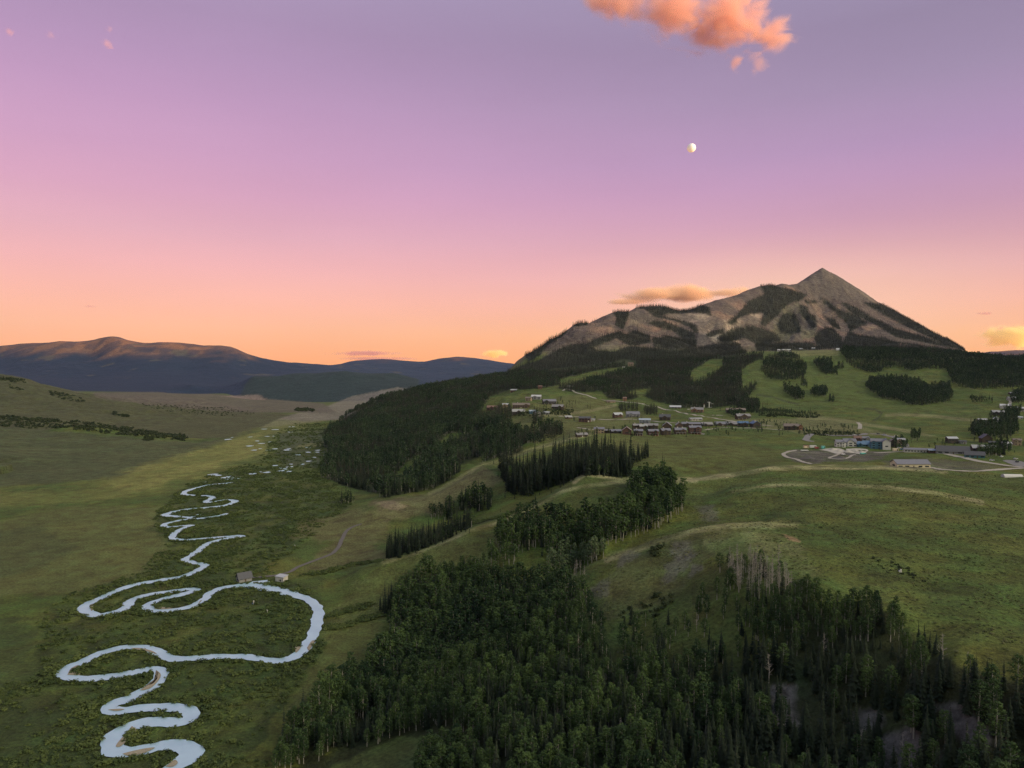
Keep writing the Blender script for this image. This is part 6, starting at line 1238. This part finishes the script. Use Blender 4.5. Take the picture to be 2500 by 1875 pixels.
CL_Y = cloud_mat('lit_cloud', .012, (1.0,.86,.46), .0017, .36, .62, .8)
CL_T = cloud_mat('thin_cloud', .0045, (.66,.38,.42), .0016, .30, .62)
CL_W = cloud_mat('wisp', .0060, (1.0,.60,.56), .0065, .40, .74, .8)
cloud('cloud', 1225, -105, 1735, 145, 9000, 700, CL_A, 'big rosy orange cloud at the upper edge of the picture', 9,
      ((1215,-60,1470,70,14),(1310,-80,1600,120,16),(1430,-70,1690,140,14),(1540,-40,1700,130,30),(1600,10,1740,135,20),(1230,-40,1340,40,0),(1440,30,1640,135,10),(1280,-30,1420,60,20)))
cloud('cloud', 1566, 98, 1614, 172, 9050, 150, CL_A, 'narrow torn puff hanging under the big rosy cloud, left one', 8); cloud('cloud', 1600, 96, 1680, 180, 9060, 150, CL_A, 'torn bright puff hanging under the big rosy cloud, right one', 35)
cloud('cloud', 1285, 612, 1620, 668, 14200, 800, CL_B, 'flat orange cloud left of the high peak', 0, ((1285,640,1420,664,-2),(1310,612,1520,662,0),(1400,606,1600,660,0),(1500,612,1640,654,0)))
cloud('cloud', 2085, 690, 2270, 765, 21000, 900, CL_Y, 'bright yellow cloud at the right above the dark forest')
cloud('cloud', 1030, 748, 1112, 780, 21500, 500, CL_Y, 'little yellow cloud above the far blue ridge')
cloud('cloud', 680, 755, 905, 772, 21200, 500, CL_T, 'thin grey-pink cloud bar above the far ridge, the upper one'); cloud('cloud', 700, 768, 930, 781, 21200, 400, CL_T, 'thin grey-pink cloud bar resting on the far ridge')
cloud('cloud', 2092, 672, 2150, 682, 21000, 200, CL_T, 'short thin cloud dash right of the high peak'); cloud('cloud', 175, 656, 215, 668, 21000, 200, CL_T, 'faint cloud dash above the left mountains')
for u0, v0, u1, v1, l in ((5,52,35,84,'faint pink wisp at the upper left corner'),(92,58,128,96,'faint peach wisp second from the left corner'),(222,48,252,80,'upper one of two small pink wisps at upper left'),(205,74,256,118,'lower longer pink wisp at upper left')): cloud('cloud', u0, v0, u1, v1, 9000, 120, CL_W, l, 25)
# ------------------------------------------------------------------ air
def haze():
    bm = bmesh.new(); bmesh.ops.create_cube(bm, size=1.0); me = bpy.data.meshes.new('haze'); bm.to_mesh(me); bm.free()
    o = bpy.data.objects.new('haze', me); COL.objects.link(o); x0, x1, y0, y1, z0, z1 = -19200, 27500, -9400, 18900, -320, 1290
    o.location = ((x0+x1)/2, (y0+y1)/2, (z0+z1)/2); o.scale = (x1-x0, y1-y0, z1-z0); tag(o, kind='stuff')
    m = bpy.data.materials.new('air'); m.use_nodes = True; nt = m.node_tree; nt.nodes.clear(); out = nt.nodes.new('ShaderNodeOutputMaterial'); v = nt.nodes.new('ShaderNodeVolumePrincipled')
    v.inputs['Color'].default_value = (.52,.58,1.0,1); v.inputs['Density'].default_value = 6.0e-6; v.inputs['Anisotropy'].default_value = .0
    nt.links.new(v.outputs[0], out.inputs['Volume']); me.materials.append(m)
haze()
